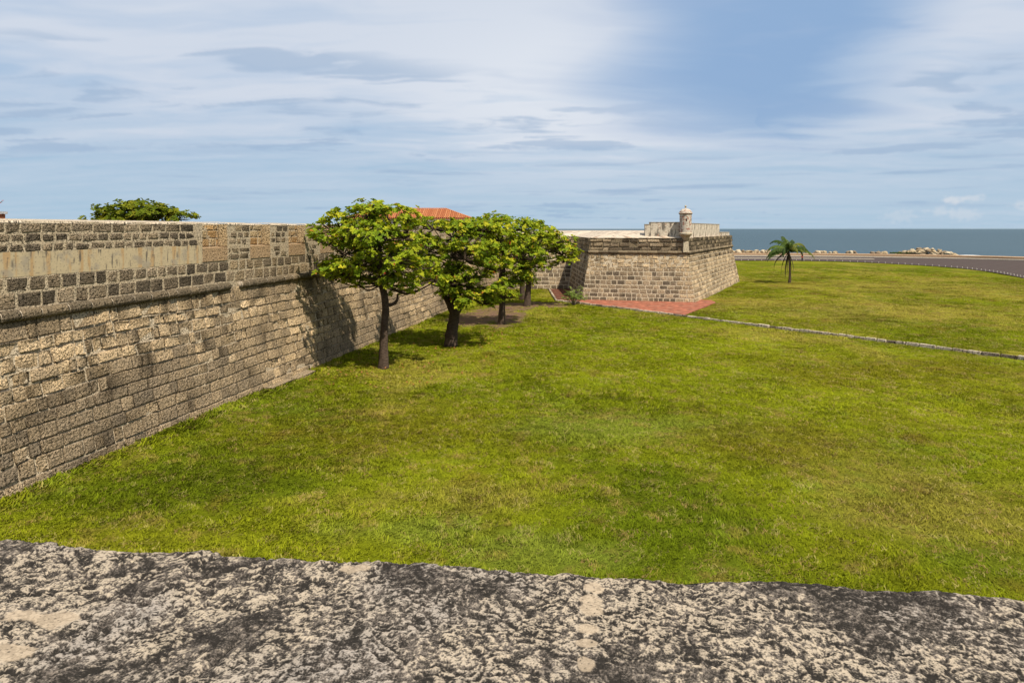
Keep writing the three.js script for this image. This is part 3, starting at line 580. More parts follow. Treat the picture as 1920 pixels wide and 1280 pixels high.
// ------------------------------------------------------------------ paving and kerbs by the bastion
{
  const brickT = tex(512, 512, (u, v) => { const row = Math.floor(v * 32), x = u * 16 + (row % 2) * 0.5, fx = x - Math.floor(x), fy = v * 32 - row, id = PERM[(Math.floor(x) % 16 + row * 16) & 255] / 255, j = fx < 0.06 || fy < 0.1 ? 0.72 : 1; const c = mix3([0.37, 0.135, 0.078], [0.25, 0.085, 0.05], id), g = (0.86 + 0.55 * fbm(u * 5, v * 5, 4, 5)) * j, dust = ss(0.1, 0.5, fbm(u * 4 + 9, v * 4 + 2, 5, 4)) * 0.5; return mix3(c, [0.36, 0.24, 0.16], dust).map((q) => Math.pow(clamp(q * g), 1 / 2.2)); }, true);
  M.brick = std({ name: 'red_brick_paving', map: brickT });
  const pts = [px(1081, 569.5), px(1284, 592.5), [22.4, 75.0], [22.6, 77.2], [21, 78.5], [8.2, 80]];
  const g = new GB(); ringSolid(g, pts.map(([x, d]) => V(x, -0.1, d)), pts.map(([x, d]) => V(x, 0.14, d)), 1 / 3.5);
  const ge = g.geo(false).toNonIndexed(); ge.computeVertexNormals();
  structure('brick_pavement', ge, M.brick);
  const sg = new GB(), sp = [[5.1, 92.6], [5.1, 77.2], [7.0, 75.6], [8.4, 76], [8.6, 93]]; ringSolid(sg, sp.map(([x, d]) => V(x, -0.1, d)), sp.map(([x, d]) => V(x, 0.07, d)), 1 / 3.5);
  const g2 = sg.geo(false).toNonIndexed(); g2.computeVertexNormals(); structure('brick_pavement', g2, std({ name: 'old_brick_paving', map: brickT, color: new THREE.Color().setRGB(0.42, 0.46, 0.46) }));
}
{
  const line = [[4.3, 92.6], [5.0, 92.3], [5.0, 77.3], [7.05, 74.9], [32.15, 42.7], [46, 24.9]], origin = V(18, 0, 60);
  const K = thing('stone_kerb', 'long low whitish stone kerb crossing the lawn from the bastion', 'kerb', origin), r = rng(9), list = [];
  for (let k = 0; k < line.length - 1; k++) {
    const a = line[k], b = line[k + 1], L = Math.hypot(b[0] - a[0], b[1] - a[1]), ux = (b[0] - a[0]) / L, uy = (b[1] - a[1]) / L;
    let t = 0; while (t < L - 0.1) {
      const w = Math.min(0.45 + r() * 0.7, L - t), h = 0.15 + r() * 0.06, hw = 0.115 + r() * 0.03;
      const C = (tt, off, y) => V(a[0] + ux * tt - uy * off, y, a[1] + uy * tt + ux * off);
      const up = new THREE.Vector3(0, 1, 0), tone = mix3([0.72, 0.65, 0.55], [0.24, 0.20, 0.16], Math.pow(r(), 2.8));
      list.push({ size: 1 / (a[1] + uy * t), geo: stoneGeo(origin, [C(t + 0.01, -hw, h), C(t + w - 0.01, -hw, h), C(t + w - 0.01, hw, h), C(t + 0.01, hw, h)], up, r, { tone, proud: 0.03, rough: 0.02, chip: 0.04, back: 0.4 }) });
      t += w;
    }
  }
  addPieces(list, 'kerb_stone', M.stone, K);
}
// flat stone slab at the foot of the wall
{
  const o = WS(36, 18.6, 0), T = thing('stone_slab', 'flat pale stone slab lying at the foot of the long wall', 'slab', o), r = rng(4);
  for (const [s0, s1, a, b] of [[31.8, 34.1, 18.55, 19.12], [34.2, 36.3, 18.4, 19.1]]) part('slab_piece', stoneGeo(o, [WS(s0, a, 0.06), WS(s1, a, 0.06), WS(s1, b, 0.08), WS(s0, b, 0.08)], new THREE.Vector3(0, 1, 0), r, { tone: [0.42, 0.35, 0.26], proud: 0.02, rough: 0.02, chip: 0.12, back: 0.2 }), M.stone, T);
}

// ------------------------------------------------------------------ road, verges and shore
const EDGE = new THREE.CatmullRomCurve3([[-200, 175.5], [20, 175.5], [60, 175], [73.8, 174.5], [84, 168], [90, 155.5], [92.6, 144.5], [91.0, 131], [84.2, 112], [75, 92], [60, 64]].map(([x, d]) => V(x, 0, d)), false, 'centripetal');
{
  const asphalt = tex(512, 512, (u, v) => { const n = fbm(u * 6, v * 6, 4, 6) * 0.3 + pn(u * 120, v * 120, 120) * 0.14; return [0.86 + n, 0.85 + n, 0.84 + n]; });
  const ribbon = (pts, w0, w1, y, name, mat) => { // strip beside the lawn edge, offsets to the outside
    const g = new GB(), ids = [];
    pts.forEach((p, k) => { const a = pts[Math.max(0, k - 1)], b = pts[Math.min(pts.length - 1, k + 1)], t = b.clone().sub(a).normalize(), n = new THREE.Vector3(t.z, 0, -t.x); for (const w of [w0, w1]) { const q = p.clone().addScaledVector(n, w); q.y = y; ids.push(g.v(q, q.x / 6, q.z / 6)); } });
    for (let k = 0; k < pts.length - 1; k++) g.quad(ids[2 * k], ids[2 * k + 2], ids[2 * k + 3], ids[2 * k + 1]);
    return structure(name, g.geo(), mat);
  };
  const pts = EDGE.getSpacedPoints(160);
  const road = new GB();
  const outer = [[-200, 203], [40, 202], [72, 201], [90, 198], [106, 192], [120, 184], [131, 173], [146, 150], [165, 115], [180, 60]];
  const poly = [...pts.map((p) => [p.x, -p.z]), ...outer.slice().reverse()];
  const tris = THREE.ShapeUtils.triangulateShape(poly.map(([x, d]) => new THREE.Vector2(x, d)), []);
  const ids = poly.map(([x, d]) => road.v(V(x, 0.1, d), x / 6, d / 6));
  for (const [a, b, c] of tris) road.tri(ids[a], ids[b], ids[c]);
  structure('road', road.geo(), std({ name: 'worn_asphalt', color: new THREE.Color().setRGB(0.074, 0.056, 0.049), map: asphalt, roughness: 0.9 }));
  const light = std({ name: 'pale_concrete', color: new THREE.Color().setRGB(0.50, 0.43, 0.34), map: coralColor });
  const sandy = std({ name: 'sandy_verge', color: new THREE.Color().setRGB(0.45, 0.30, 0.185), map: coralColor });
  // median and sea-side pavement
  const along = (list, w, y0, y1, name, mat) => {
    const c = new THREE.CatmullRomCurve3(list.map(([x, d]) => V(x, 0, d))).getSpacedPoints(80), g = new GB();
    const ring = (y) => { const a = [], b = []; c.forEach((p, k) => { const t = c[Math.min(80, k + 1)].clone().sub(c[Math.max(0, k - 1)]).normalize(), n = new THREE.Vector3(t.z, 0, -t.x); a.push(new THREE.Vector3(p.x, y, p.z)); const q = p.clone().addScaledVector(n, w); b.push(new THREE.Vector3(q.x, y, q.z)); }); return [...a, ...b.reverse()]; };
    ringSolid(g, ring(y0), ring(y1)); const ge = g.geo(false).toNonIndexed(); ge.computeVertexNormals(); structure(name, ge, mat);
  };
  along([[-200, 186.3], [20, 186], [70, 185.8], [84, 184], [96, 180.5]], 1.9, 0.05, 0.24, 'road_median', light);
  along(outer, 3.2, 0.0, 0.32, 'pavement', light);
  along(outer.map(([x, d], k) => [x + (k > 5 ? 3.3 : 0.6 * k), d + (k > 5 ? 0.6 : 3.3)]), 6.5, -0.3, 0.8, 'verge', sandy);
}
// posts along the lawn edge
{
  const proto = thing('bollard', 'one of the short white posts lining the road edge of the lawn', 'bollard', new THREE.Vector3(), 'short white posts along the road');
  const pm = std({ name: 'white_painted_post', color: new THREE.Color().setRGB(0.55, 0.5, 0.44), map: coralColor });
  part('post', new THREE.LatheGeometry([[0.001, 0], [0.12, 0], [0.12, 0.05], [0.085, 0.07], [0.08, 0.28], [0.095, 0.31], [0.075, 0.36], [0.035, 0.38], [0.001, 0.385]].map(([a, b]) => new THREE.Vector2(a, b)), 10), pm, proto);
  const L = EDGE.getLength(); let first = true;
  for (let s = 0; s < L; s += 1.75) {
    const p = EDGE.getPointAt(s / L); if (p.x < 57 || (-p.z < 108)) continue; if (p.x / -p.z > 0.78) continue;
    const t = EDGE.getTangentAt(s / L), o = first ? proto : proto.clone();
    if (!first) { o.name = numbered('bollard'); scene.add(o); }
    first = false;
    o.position.set(p.x - t.z * -0.45, 0.0, p.z + t.x * -0.45); o.position.y = 0.0;
  }
}
// boulders on the shore
function boulder(r, s) {
  const g = new THREE.IcosahedronGeometry(1, 1), p = g.attributes.position, cache = new Map(), k = r() * 50, sc = [s * (0.8 + r() * 0.6), s * (0.5 + r() * 0.4), s * (0.7 + r() * 0.5)];
  for (let i = 0; i < p.count; i++) { const key = [p.getX(i), p.getY(i), p.getZ(i)].map((x) => x.toFixed(3)).join(); if (!cache.has(key)) cache.set(key, 0.75 + r() * 0.45); const f = cache.get(key); p.setXYZ(i, p.getX(i) * f * sc[0], p.getY(i) * f * sc[1], p.getZ(i) * f * sc[2]); }
  g.computeVertexNormals(); g.rotateY(r() * 6); g.rotateX((r() - 0.5)); return g;
}
{
  const mats = [[0.50, 0.38, 0.23], [0.40, 0.31, 0.20], [0.58, 0.48, 0.33], [0.28, 0.21, 0.14]].map((c, k) => std({ name: 'boulder_rock_' + 'abcd'[k], color: new THREE.Color().setRGB(...c), map: coralColor, flatShading: true }));
  const pile = (label, spots, seed) => {
    const r = rng(seed), o = V(spots[0][0], 0, spots[0][1]), T = thing('rock_pile', label, 'rocks', o);
    for (const [x, d, s, y] of spots) { const m = part('boulder', boulder(r, s), mats[Math.floor(r() * 4)], T); m.position.copy(V(x, y, d).sub(o)); }
  };
  const r = rng(88), big = [];
  for (let k = 0; k < 130; k++) { const t = r(), x = lerp(113.5, 131, t) , hump = Math.sin(Math.PI * clamp(t * 1.02)) , d = lerp(205, 201.5, t) - x * 0 + r() * 6 - (t > 0.7 ? 8 * (t - 0.7) : 0); big.push([x * (d / 203), d - 2, 0.38 + r() * 0.5, 0.3 + r() * (0.4 + 1.5 * hump)]); }
  pile('heap of pale boulders between the road bend and the sea', big, 1);
  const low = []; for (let k = 0; k < 22; k++) { const x = lerp(93, 112, r()); low.push([x, 210 - (x - 90) * 0.28 + r() * 2, 0.35 + r() * 0.5, 0.8 + r() * 0.3]); }
  pile('sparse low shore rocks to the right of the palm', low, 2);
  const left = []; for (let k = 0; k < 44; k++) { const x = lerp(66, 81, r()); left.push([x, 212 - r() * 2.5, 0.4 + r() * 0.5, 0.7 + r() * 0.6]); }
  pile('row of shore rocks behind the palm, next to the bastion', left, 3);
}
// surf
{
  const g = new GB(), r = rng(6);
  const strips = [[147, 229, 12, 1.5], [157, 225, 10, 1.2], [150, 236, 14, 1.0]];
  for (const [x, d, l, w] of strips) { const n = 10, ids = []; for (let k = 0; k <= n; k++) { const t = k / n, ww = w * Math.sin(Math.PI * t) * (0.6 + r() * 0.6) + 0.05; ids.push(g.v(V(x + l * t, -1.19, d - ww - t * 3), t * 2, 0), g.v(V(x + l * t, -1.15 + 0.35 * Math.sin(Math.PI * t), d + ww - t * 3), t * 2, 1)); } for (let k = 0; k < n; k++) g.quad(ids[2 * k], ids[2 * k + 2], ids[2 * k + 3], ids[2 * k + 1]); }
  structure('surf', g.geo(), std({ name: 'sea_foam', color: new THREE.Color().setRGB(0.72, 0.76, 0.78) }));
}

// ------------------------------------------------------------------ plants
function tapered(gb, pts, radii, K = 9, col, rough = 0, r = Math.random) {        // a limb through pts
  const curve = pts.length > 2 ? new THREE.CatmullRomCurve3(pts) : new THREE.LineCurve3(pts[0], pts[1]), n = Math.max(3, (pts.length - 1) * 4), fr = curve.computeFrenetFrames(n, false), ids = [];
  let run = 0, last = null;
  for (let l = 0; l <= n; l++) {
    const t = l / n, c = curve.getPointAt(t), x = t * (radii.length - 1), i = Math.min(radii.length - 2, Math.floor(x)), R = lerp(radii[i], radii[i + 1], x - i);
    if (last) run += last.distanceTo(c); last = c;
    for (let k = 0; k <= K; k++) { const a = (k % K) / K * Math.PI * 2, rr = R * (1 + rough * pn(k % K * 0.9 + 3, l * 0.55 + 11)); const q = c.clone().addScaledVector(fr.normals[l], Math.cos(a) * rr).addScaledVector(fr.binormals[l], Math.sin(a) * rr); ids.push(gb.v(q, k / K, run, col)); }
  }
  for (let l = 0; l < n; l++) for (let k = 0; k < K; k++) { const a = l * (K + 1) + k; gb.quad(ids[a], ids[a + 1], ids[a + K + 2], ids[a + K + 1]); }
  const c = gb.v(pts.at(-1), 0.5, run, col); for (let k = 0; k < K; k++) gb.tri(ids[n * (K + 1) + k], ids[n * (K + 1) + k + 1], c);
}
const barkT = tex(256, 512, (u, v) => { const n = 0.6 * pn(u * 9, v * 14, 9, 14) + 0.5 * pn(u * 22, v * 40, 22, 40) + 0.3 * fbm(u * 5, v * 5, 3, 5); return [0.8 + 0.5 * n, 0.78 + 0.48 * n, 0.76 + 0.46 * n]; });
M.bark = std({ name: 'grey_brown_bark', color: new THREE.Color().setRGB(0.095, 0.068, 0.05), map: barkT, bumpMap: barkT, bumpScale: 0.05 });
M.twig = std({ name: 'bare_twig', color: new THREE.Color().setRGB(0.24, 0.19, 0.15), map: barkT });
M.leaf = new THREE.MeshPhysicalMaterial({ name: 'almond_leaf', vertexColors: true, roughness: 0.8, transmission: 0.48, thickness: 0, specularIntensity: 0.15 });
const E1 = new THREE.Vector3(), E2 = new THREE.Vector3(), E3 = new THREE.Vector3(), QV = new THREE.Vector3();
function leaf(gb, at, dir, up, L, W, c, fold = 0.16, droop = 0.1) {
  E1.copy(dir).normalize(); E2.copy(up).cross(E1).normalize(); E3.copy(E1).cross(E2).normalize();
  const p = (l, w, h) => gb.v(QV.copy(at).addScaledVector(E1, l * L).addScaledVector(E2, w * W).addScaledVector(E3, h * L), 0, 0, c);
  const b = p(0, 0, 0), l1 = p(0.42, 0.28, fold * 0.5), l2 = p(0.76, 0.5, fold * 0.7), t = p(1, 0, -droop), r2 = p(0.76, -0.5, fold * 0.7), r1 = p(0.42, -0.28, fold * 0.5);
  gb.tri(b, l2, l1); gb.tri(b, t, l2); gb.tri(b, r1, r2); gb.tri(b, r2, t);
}
function onSphere(r) { const z = r() * 2 - 1, a = r() * Math.PI * 2, s = Math.sqrt(1 - z * z); return new THREE.Vector3(Math.cos(a) * s, z, Math.sin(a) * s); }
const LEAF_GREENS = [[0.19, 0.27, 0.010], [0.275, 0.335, 0.012], [0.40, 0.42, 0.018], [0.13, 0.21, 0.010], [0.50, 0.46, 0.025]];
function rosette(gb, at, axis, r, L, n, tint, red) {
  const side = new THREE.Vector3(r() - 0.5, r() - 0.5, r() - 0.5).cross(axis).normalize(), oth = axis.clone().cross(side), off = r() * 6;
  for (let k = 0; k < n; k++) {
    const a = off + k * 2.4, lift = 0.15 + r() * 0.55, d = side.clone().multiplyScalar(Math.cos(a)).addScaledVector(oth, Math.sin(a)).addScaledVector(axis, lift);
    const l = L * (0.5 + r() * 0.8), m = 0.75 + r() * 0.5, rr = r();
    const c = rr < red ? [0.42, 0.06, 0.025] : rr < red * 2.2 ? [0.5, 0.22, 0.03] : tint.map((x) => x * m);
    leaf(gb, at, d, axis, l, l * 0.56, c, 0.12 + r() * 0.1, 0.05 + r() * 0.15);
  }
}
// pads: flattened ellipsoids of foliage [x, y, d, rx, ry, rd], relative to the trunk foot
function broadTree(name, label, foot, { trunk, radii, pads, forks, leafL = 0.24, per = 9, density = 1, red = 0.004, seed, twigs = 4, group, extra, deep = 1 }) {
  const r = rng(seed), o = V(foot[0], 0, foot[1]), T = thing(name, label, 'tree', o, group), at = (x, y, d) => new THREE.Vector3(x, y, -d);
  const tg = new GB(), tp = trunk.map(([x, y, d]) => at(x, y, d));
  tapered(tg, tp, radii, 14, undefined, 0.26);
  const tr = part('trunk', tg.geo(), M.bark, T);
  if (extra) for (const [pts, rad] of extra) { const g = new GB(); tapered(g, pts.map((p) => at(...p)), rad, 8, undefined, 0.15); part('branch_stub', g.geo(), M.bark, T); }
  const curve = new THREE.CatmullRomCurve3(tp), crown = new GB();
  pads.forEach((p) => {
    const [x, y, d, rx, ry, rd] = p, c = at(x, y, d), start = curve.getPointAt(clamp(lerp(0.62, 0.97, clamp((y - trunk.at(-1)[1] + 2.2) / 4)))), g = new GB();
    const midp = start.clone().lerp(c, 0.5); midp.y -= 0.25 + r() * 0.2; midp.x += (r() - 0.5) * 0.5;
    tapered(g, [start, midp, c.clone().setY(c.y - ry * 0.35)], [radii.at(-1) * 0.6, radii.at(-1) * 0.42, 0.035], 7, undefined, 0.1);
    const n = Math.round((rx * rd * 31 + rx * ry * 15) * density);
    const clumps = []; for (let k = 0; k < Math.max(5, Math.round(rx * rd * 5)); k++) { const s = onSphere(r); if (s.y < -0.2 && r() < 0.6) s.y = -s.y; const q = 0.45 + 0.62 * Math.pow(r(), 0.6); clumps.push([s, new THREE.Vector3(c.x + s.x * rx * q, c.y + s.y * ry * q, c.z + s.z * rd * q), 0.22 + r() * 0.36]); }
    for (let k = 0; k < n; k++) {
      const [s0, cc, cr] = clumps[Math.floor(r() * clumps.length)], u = onSphere(r), qq = Math.pow(r(), 0.5) * cr, pos = new THREE.Vector3(cc.x + u.x * qq * 1.35, cc.y + u.y * qq * 0.75, cc.z + u.z * qq * 1.35), s = s0.clone().lerp(u, 0.5).normalize();
      const axis = new THREE.Vector3(s.x * 0.55, 0.75 + s.y * 0.4, s.z * 0.55).add(onSphere(r).multiplyScalar(0.35)).normalize();
      const pick = LEAF_GREENS[Math.floor(Math.pow(r(), 1.35) * LEAF_GREENS.length)], tint = mix3(pick, LEAF_GREENS[1], r() * 0.6).map((x) => x * deep);
      rosette(crown, pos, axis, r, leafL * (0.8 + r() * 0.4), per - 2 + Math.floor(r() * 4), tint, red);
      if (r() < 0.3) { const b = c.clone().lerp(pos, 0.1); b.y -= ry * 0.3; const m = b.clone().lerp(pos, 0.6); m.y -= 0.12; tapered(g, [b, m, pos], [0.03, 0.02, 0.008], 4); }
    }
    for (let k = 0; k < twigs; k++) if (r() < 0.4) { const s = onSphere(r); s.y = Math.abs(s.y) * 0.7 + 0.3; const a = c.clone().setY(c.y - ry * 0.36), b = new THREE.Vector3(c.x + s.x * rx * 1.1 + 0.3, c.y + s.y * ry * 1.12 + 0.15, c.z + s.z * rd * 1.1); tapered(g, [a, b], [0.022, 0.005], 4); }
    part('branch', g.geo(), M.bark, T);
  });
  part('crown', crown.geo(), M.leaf, T);
  return T;
}
// pixel helper for crowns: pads given as [u, v, ru, rv, depth offset, depth radius] of the picture, turned into metres at the tree's own distance
const padsAt = (foot, list) => list.map(([u, v, ru, rv, dd, rd]) => { const d = foot[1] + dd, k = d / FOCAL; return [(u - 960) * k - foot[0], EYE - (v - 429) * k, dd, ru * k, rv * k, rd]; });
const G = 'almond trees in a row beside the long wall';
{
  const f1 = px(719, 690);
  broadTree('almond_tree', 'nearest almond tree, tall slim trunk with a bare side stub and a rounded crown', f1, {
    seed: 101, group: G, trunk: [[0.02, -0.15, 0], [0.0, 1.2, 0], [0.05, 2.6, 0.05], [0.1, 3.9, 0], [-0.2, 5.3, 0], [-0.25, 6.8, 0.1], [-0.3, 8.0, 0]], radii: [0.33, 0.235, 0.21, 0.21, 0.17, 0.13, 0.09],
    extra: [[[[0.08, 3.75, 0], [0.45, 3.72, 0.1], [0.75, 3.95, 0.15], [0.8, 4.35, 0.15]], [0.12, 0.1, 0.085, 0.06]], [[[0.05, 5.0, 0], [1.2, 4.35, 0.3], [2.0, 4.55, 0.4], [3.2, 5.2, 0.6]], [0.09, 0.07, 0.05, 0.03]]],
    pads: padsAt(f1, [[690, 400, 62, 24, 0.2, 2.3], [735, 412, 46, 26, -0.5, 2.0], [640, 428, 50, 26, 0.4, 1.9], [615, 452, 34, 22, -0.6, 1.5], [700, 440, 72, 24, -1.6, 1.8], [760, 440, 36, 30, 0.2, 1.8], [690, 450, 75, 30, 2.0, 1.5],
      [650, 512, 48, 20, -0.8, 1.8], [625, 500, 26, 18, 0.9, 1.3], [690, 512, 40, 22, 1.4, 1.6], [745, 506, 45, 24, -0.6, 1.7], [672, 528, 34, 12, 0.2, 1.3], [785, 500, 38, 22, 0.6, 1.6], [768, 540, 26, 9, 0.4, 0.9], [812, 520, 30, 16, 0.3, 1.1],
      [645, 470, 40, 22, 1.2, 1.8], [700, 475, 50, 24, 0.3, 2.0], [750, 470, 44, 24, 0.8, 1.8], [630, 520, 34, 14, 0.2, 1.4], [715, 520, 34, 16, -1.2, 1.3], [668, 492, 46, 22, -1.4, 1.4], [740, 486, 50, 22, -1.6, 1.4]]),
  });
  const f2 = px(846, 648);
  broadTree('almond_tree', 'almond tree with the thick gnarled trunk, second in the row', f2, {
    seed: 102, group: G, trunk: [[0, -0.15, 0], [0.02, 0.9, 0], [0.2, 1.9, 0.05], [0.32, 2.8, 0], [0.25, 4.2, 0.1], [0.3, 5.6, 0], [0.4, 7.2, 0]], radii: [0.5, 0.38, 0.36, 0.40, 0.30, 0.2, 0.12],
    extra: [[[[0.25, 2.2, 0], [0.75, 3.0, 0.1], [1.2, 4.0, 0.1], [1.5, 4.8, 0.2]], [0.3, 0.24, 0.18, 0.1]], [[[0.1, 2.4, 0], [-0.4, 3.4, 0.1], [-1.0, 4.6, 0.2]], [0.24, 0.17, 0.08]]],
    pads: padsAt(f2, [[815, 425, 42, 18, 0.4, 2.0], [850, 440, 56, 22, -0.8, 2.2], [800, 465, 48, 24, -0.6, 2.0], [905, 428, 50, 17, 0.6, 2.2], [935, 445, 38, 22, 0.4, 2.0], [870, 480, 62, 26, -1.2, 1.8], [820, 505, 48, 22, -0.6, 1.8], [880, 520, 52, 24, -0.5, 2.0],
      [862, 545, 36, 14, 0.2, 1.4], [925, 500, 40, 26, 0.4, 1.8], [900, 555, 28, 15, 0.1, 1.2], [845, 470, 70, 34, 1.8, 1.8], [775, 488, 34, 22, 0.8, 1.5], [845, 556, 36, 15, -0.6, 1.4], [905, 566, 30, 13, -0.4, 1.3], [875, 562, 36, 14, -1.2, 1.2], [835, 530, 46, 18, -1.2, 1.5], [915, 535, 36, 20, -1.0, 1.5], [795, 520, 34, 18, -0.2, 1.4]]),
  });
  const f3 = px(941, 608);
  broadTree('almond_tree', 'almond tree with dark straight trunk standing on bare soil, third in the row', f3, {
    seed: 103, group: G, leafL: 0.25, per: 8, density: 0.9, trunk: [[0, -0.15, 0], [0, 1, 0], [0.05, 2.2, 0], [-0.05, 3.6, 0], [0.1, 5.2, 0], [0.15, 7.2, 0]], radii: [0.36, 0.25, 0.23, 0.24, 0.17, 0.1],
    pads: padsAt(f3, [[930, 415, 38, 12, 0, 2.2], [965, 428, 46, 16, -0.5, 2.4], [905, 440, 45, 20, 0.5, 2.2], [955, 460, 56, 22, -0.8, 2.4], [1000, 450, 40, 24, 0.3, 2.2], [930, 500, 46, 24, -0.6, 2.2], [975, 500, 40, 22, 0.2, 2.2], [925, 548, 26, 14, 0, 1.2], [962, 535, 26, 14, 0.2, 1.4], [950, 555, 26, 12, -0.5, 1.3], [975, 480, 44, 22, -1.4, 1.8], [925, 470, 44, 24, -1.4, 1.8], [985, 520, 26, 16, 0, 1.6]]),
  });
  const f4 = px(989, 574);
  broadTree('almond_tree', 'almond tree fourth in the row, crown reaching towards the bastion', f4, {
    seed: 104, group: G, leafL: 0.27, per: 7, density: 0.8, trunk: [[0, -0.15, 0], [0, 0.8, 0], [0.1, 2, 0], [0.15, 3.4, 0], [0.3, 5.2, 0], [0.4, 6.8, 0]], radii: [0.42, 0.3, 0.27, 0.24, 0.17, 0.09],
    pads: padsAt(f4, [[990, 422, 36, 9, 0, 2.2], [1015, 436, 34, 12, -0.5, 2.4], [1040, 452, 36, 15, 0.3, 2.4], [1055, 472, 30, 18, -0.3, 2.2], [1060, 488, 26, 10, 0, 1.6], [1010, 470, 44, 24, 0.2, 2.6], [990, 500, 30, 18, 0, 1.8], [1015, 496, 28, 12, 0.4, 1.6], [993, 530, 20, 13, 0, 1.1], [975, 520, 18, 10, 0, 1.1], [1068, 478, 18, 12, 0, 1.2]]),
  });
  const f5 = px(979, 562);
  broadTree('almond_tree', 'almond tree half hidden behind the fourth trunk, by the far bend', f5, {
    seed: 105, group: G, leafL: 0.27, per: 6, density: 0.55, trunk: [[0, -0.15, 0], [0, 1.4, 0], [-0.1, 3, 0], [-0.2, 5, 0], [-0.2, 6.4, 0]], radii: [0.34, 0.27, 0.22, 0.17, 0.08],
    pads: padsAt(f5, [[950, 450, 32, 14, 0, 2.0], [985, 455, 34, 16, 0, 2.0], [960, 478, 36, 16, 0, 2.0], [930, 470, 26, 12, 0, 1.6]]),
  });
  // tree in the town, its top over the parapet
  const f6 = [-27.5, 50];
  broadTree('almond_tree', 'dark green spreading tree top rising behind the long wall', f6, {
    seed: 106, deep: 0.55, leafL: 0.26, per: 8, density: 1.15, red: 0, trunk: [[0, -0.3, 0], [0.1, 3, 0], [0.2, 6, 0], [0.3, 8.6, 0]], radii: [0.4, 0.32, 0.26, 0.14],
    pads: padsAt(f6, [[262, 388, 34, 9, 0, 1.8], [215, 396, 27, 9, -0.3, 1.6], [305, 398, 34, 10, 0.2, 1.8], [255, 404, 62, 12, 0.5, 2.4], [330, 409, 26, 7, 0, 1.4], [180, 412, 30, 5, 0, 1.2], [275, 400, 40, 12, -1, 1.6], [240, 420, 80, 12, 0, 2.4]]),
  });
}
{
  const r = rng(303), o = V(115.5, 0.8, 203), T = thing('shrub', 'low green shrub patch at the foot of the boulder heap by the sea', 'shrub', o), cr = new GB();
  for (let k = 0; k < 130; k++) rosette(cr, new THREE.Vector3((r() - 0.5) * 5.5, r() * 0.35, (r() - 0.5) * 1.4), new THREE.Vector3(r() - 0.5, 1, r() - 0.5).normalize(), r, 0.32, 6, [0.10, 0.15, 0.03], 0);
  part('foliage', cr.geo(), M.leaf, T);
}
// shrub by the kerb corner
{
  const f = px(1076, 572), r = rng(202), o = V(f[0], 0, f[1]), T = thing('shrub', 'loose leafy shrub at the kerb corner in front of the bastion', 'shrub', o), crown = new GB();
  for (let k = 0; k < 11; k++) {
    const a = r() * 6.28, l = 0.9 + r() * 1.2, tip = new THREE.Vector3(Math.cos(a) * l * 0.75 + 0.15, 0.7 + r() * 1.35 * (1.3 - l * 0.3), Math.sin(a) * l * 0.55), g = new GB(), m = tip.clone().multiplyScalar(0.5); m.y += 0.1;
    tapered(g, [new THREE.Vector3(0, -0.05, 0), m, tip], [0.05, 0.035, 0.012], 5);
    part('stem', g.geo(), M.twig, T);
    for (let j = 0; j < 14; j++) { const p = m.clone().lerp(tip, 0.1 + r() * 0.95).add(onSphere(r).multiplyScalar(0.22)); rosette(crown, p, new THREE.Vector3(r() - 0.5, 1, r() - 0.5).normalize(), r, 0.2, 5, mix3([0.19, 0.26, 0.05], [0.30, 0.36, 0.09], r()), 0); }
  }
  part('foliage', crown.geo(), M.leaf, T);
}
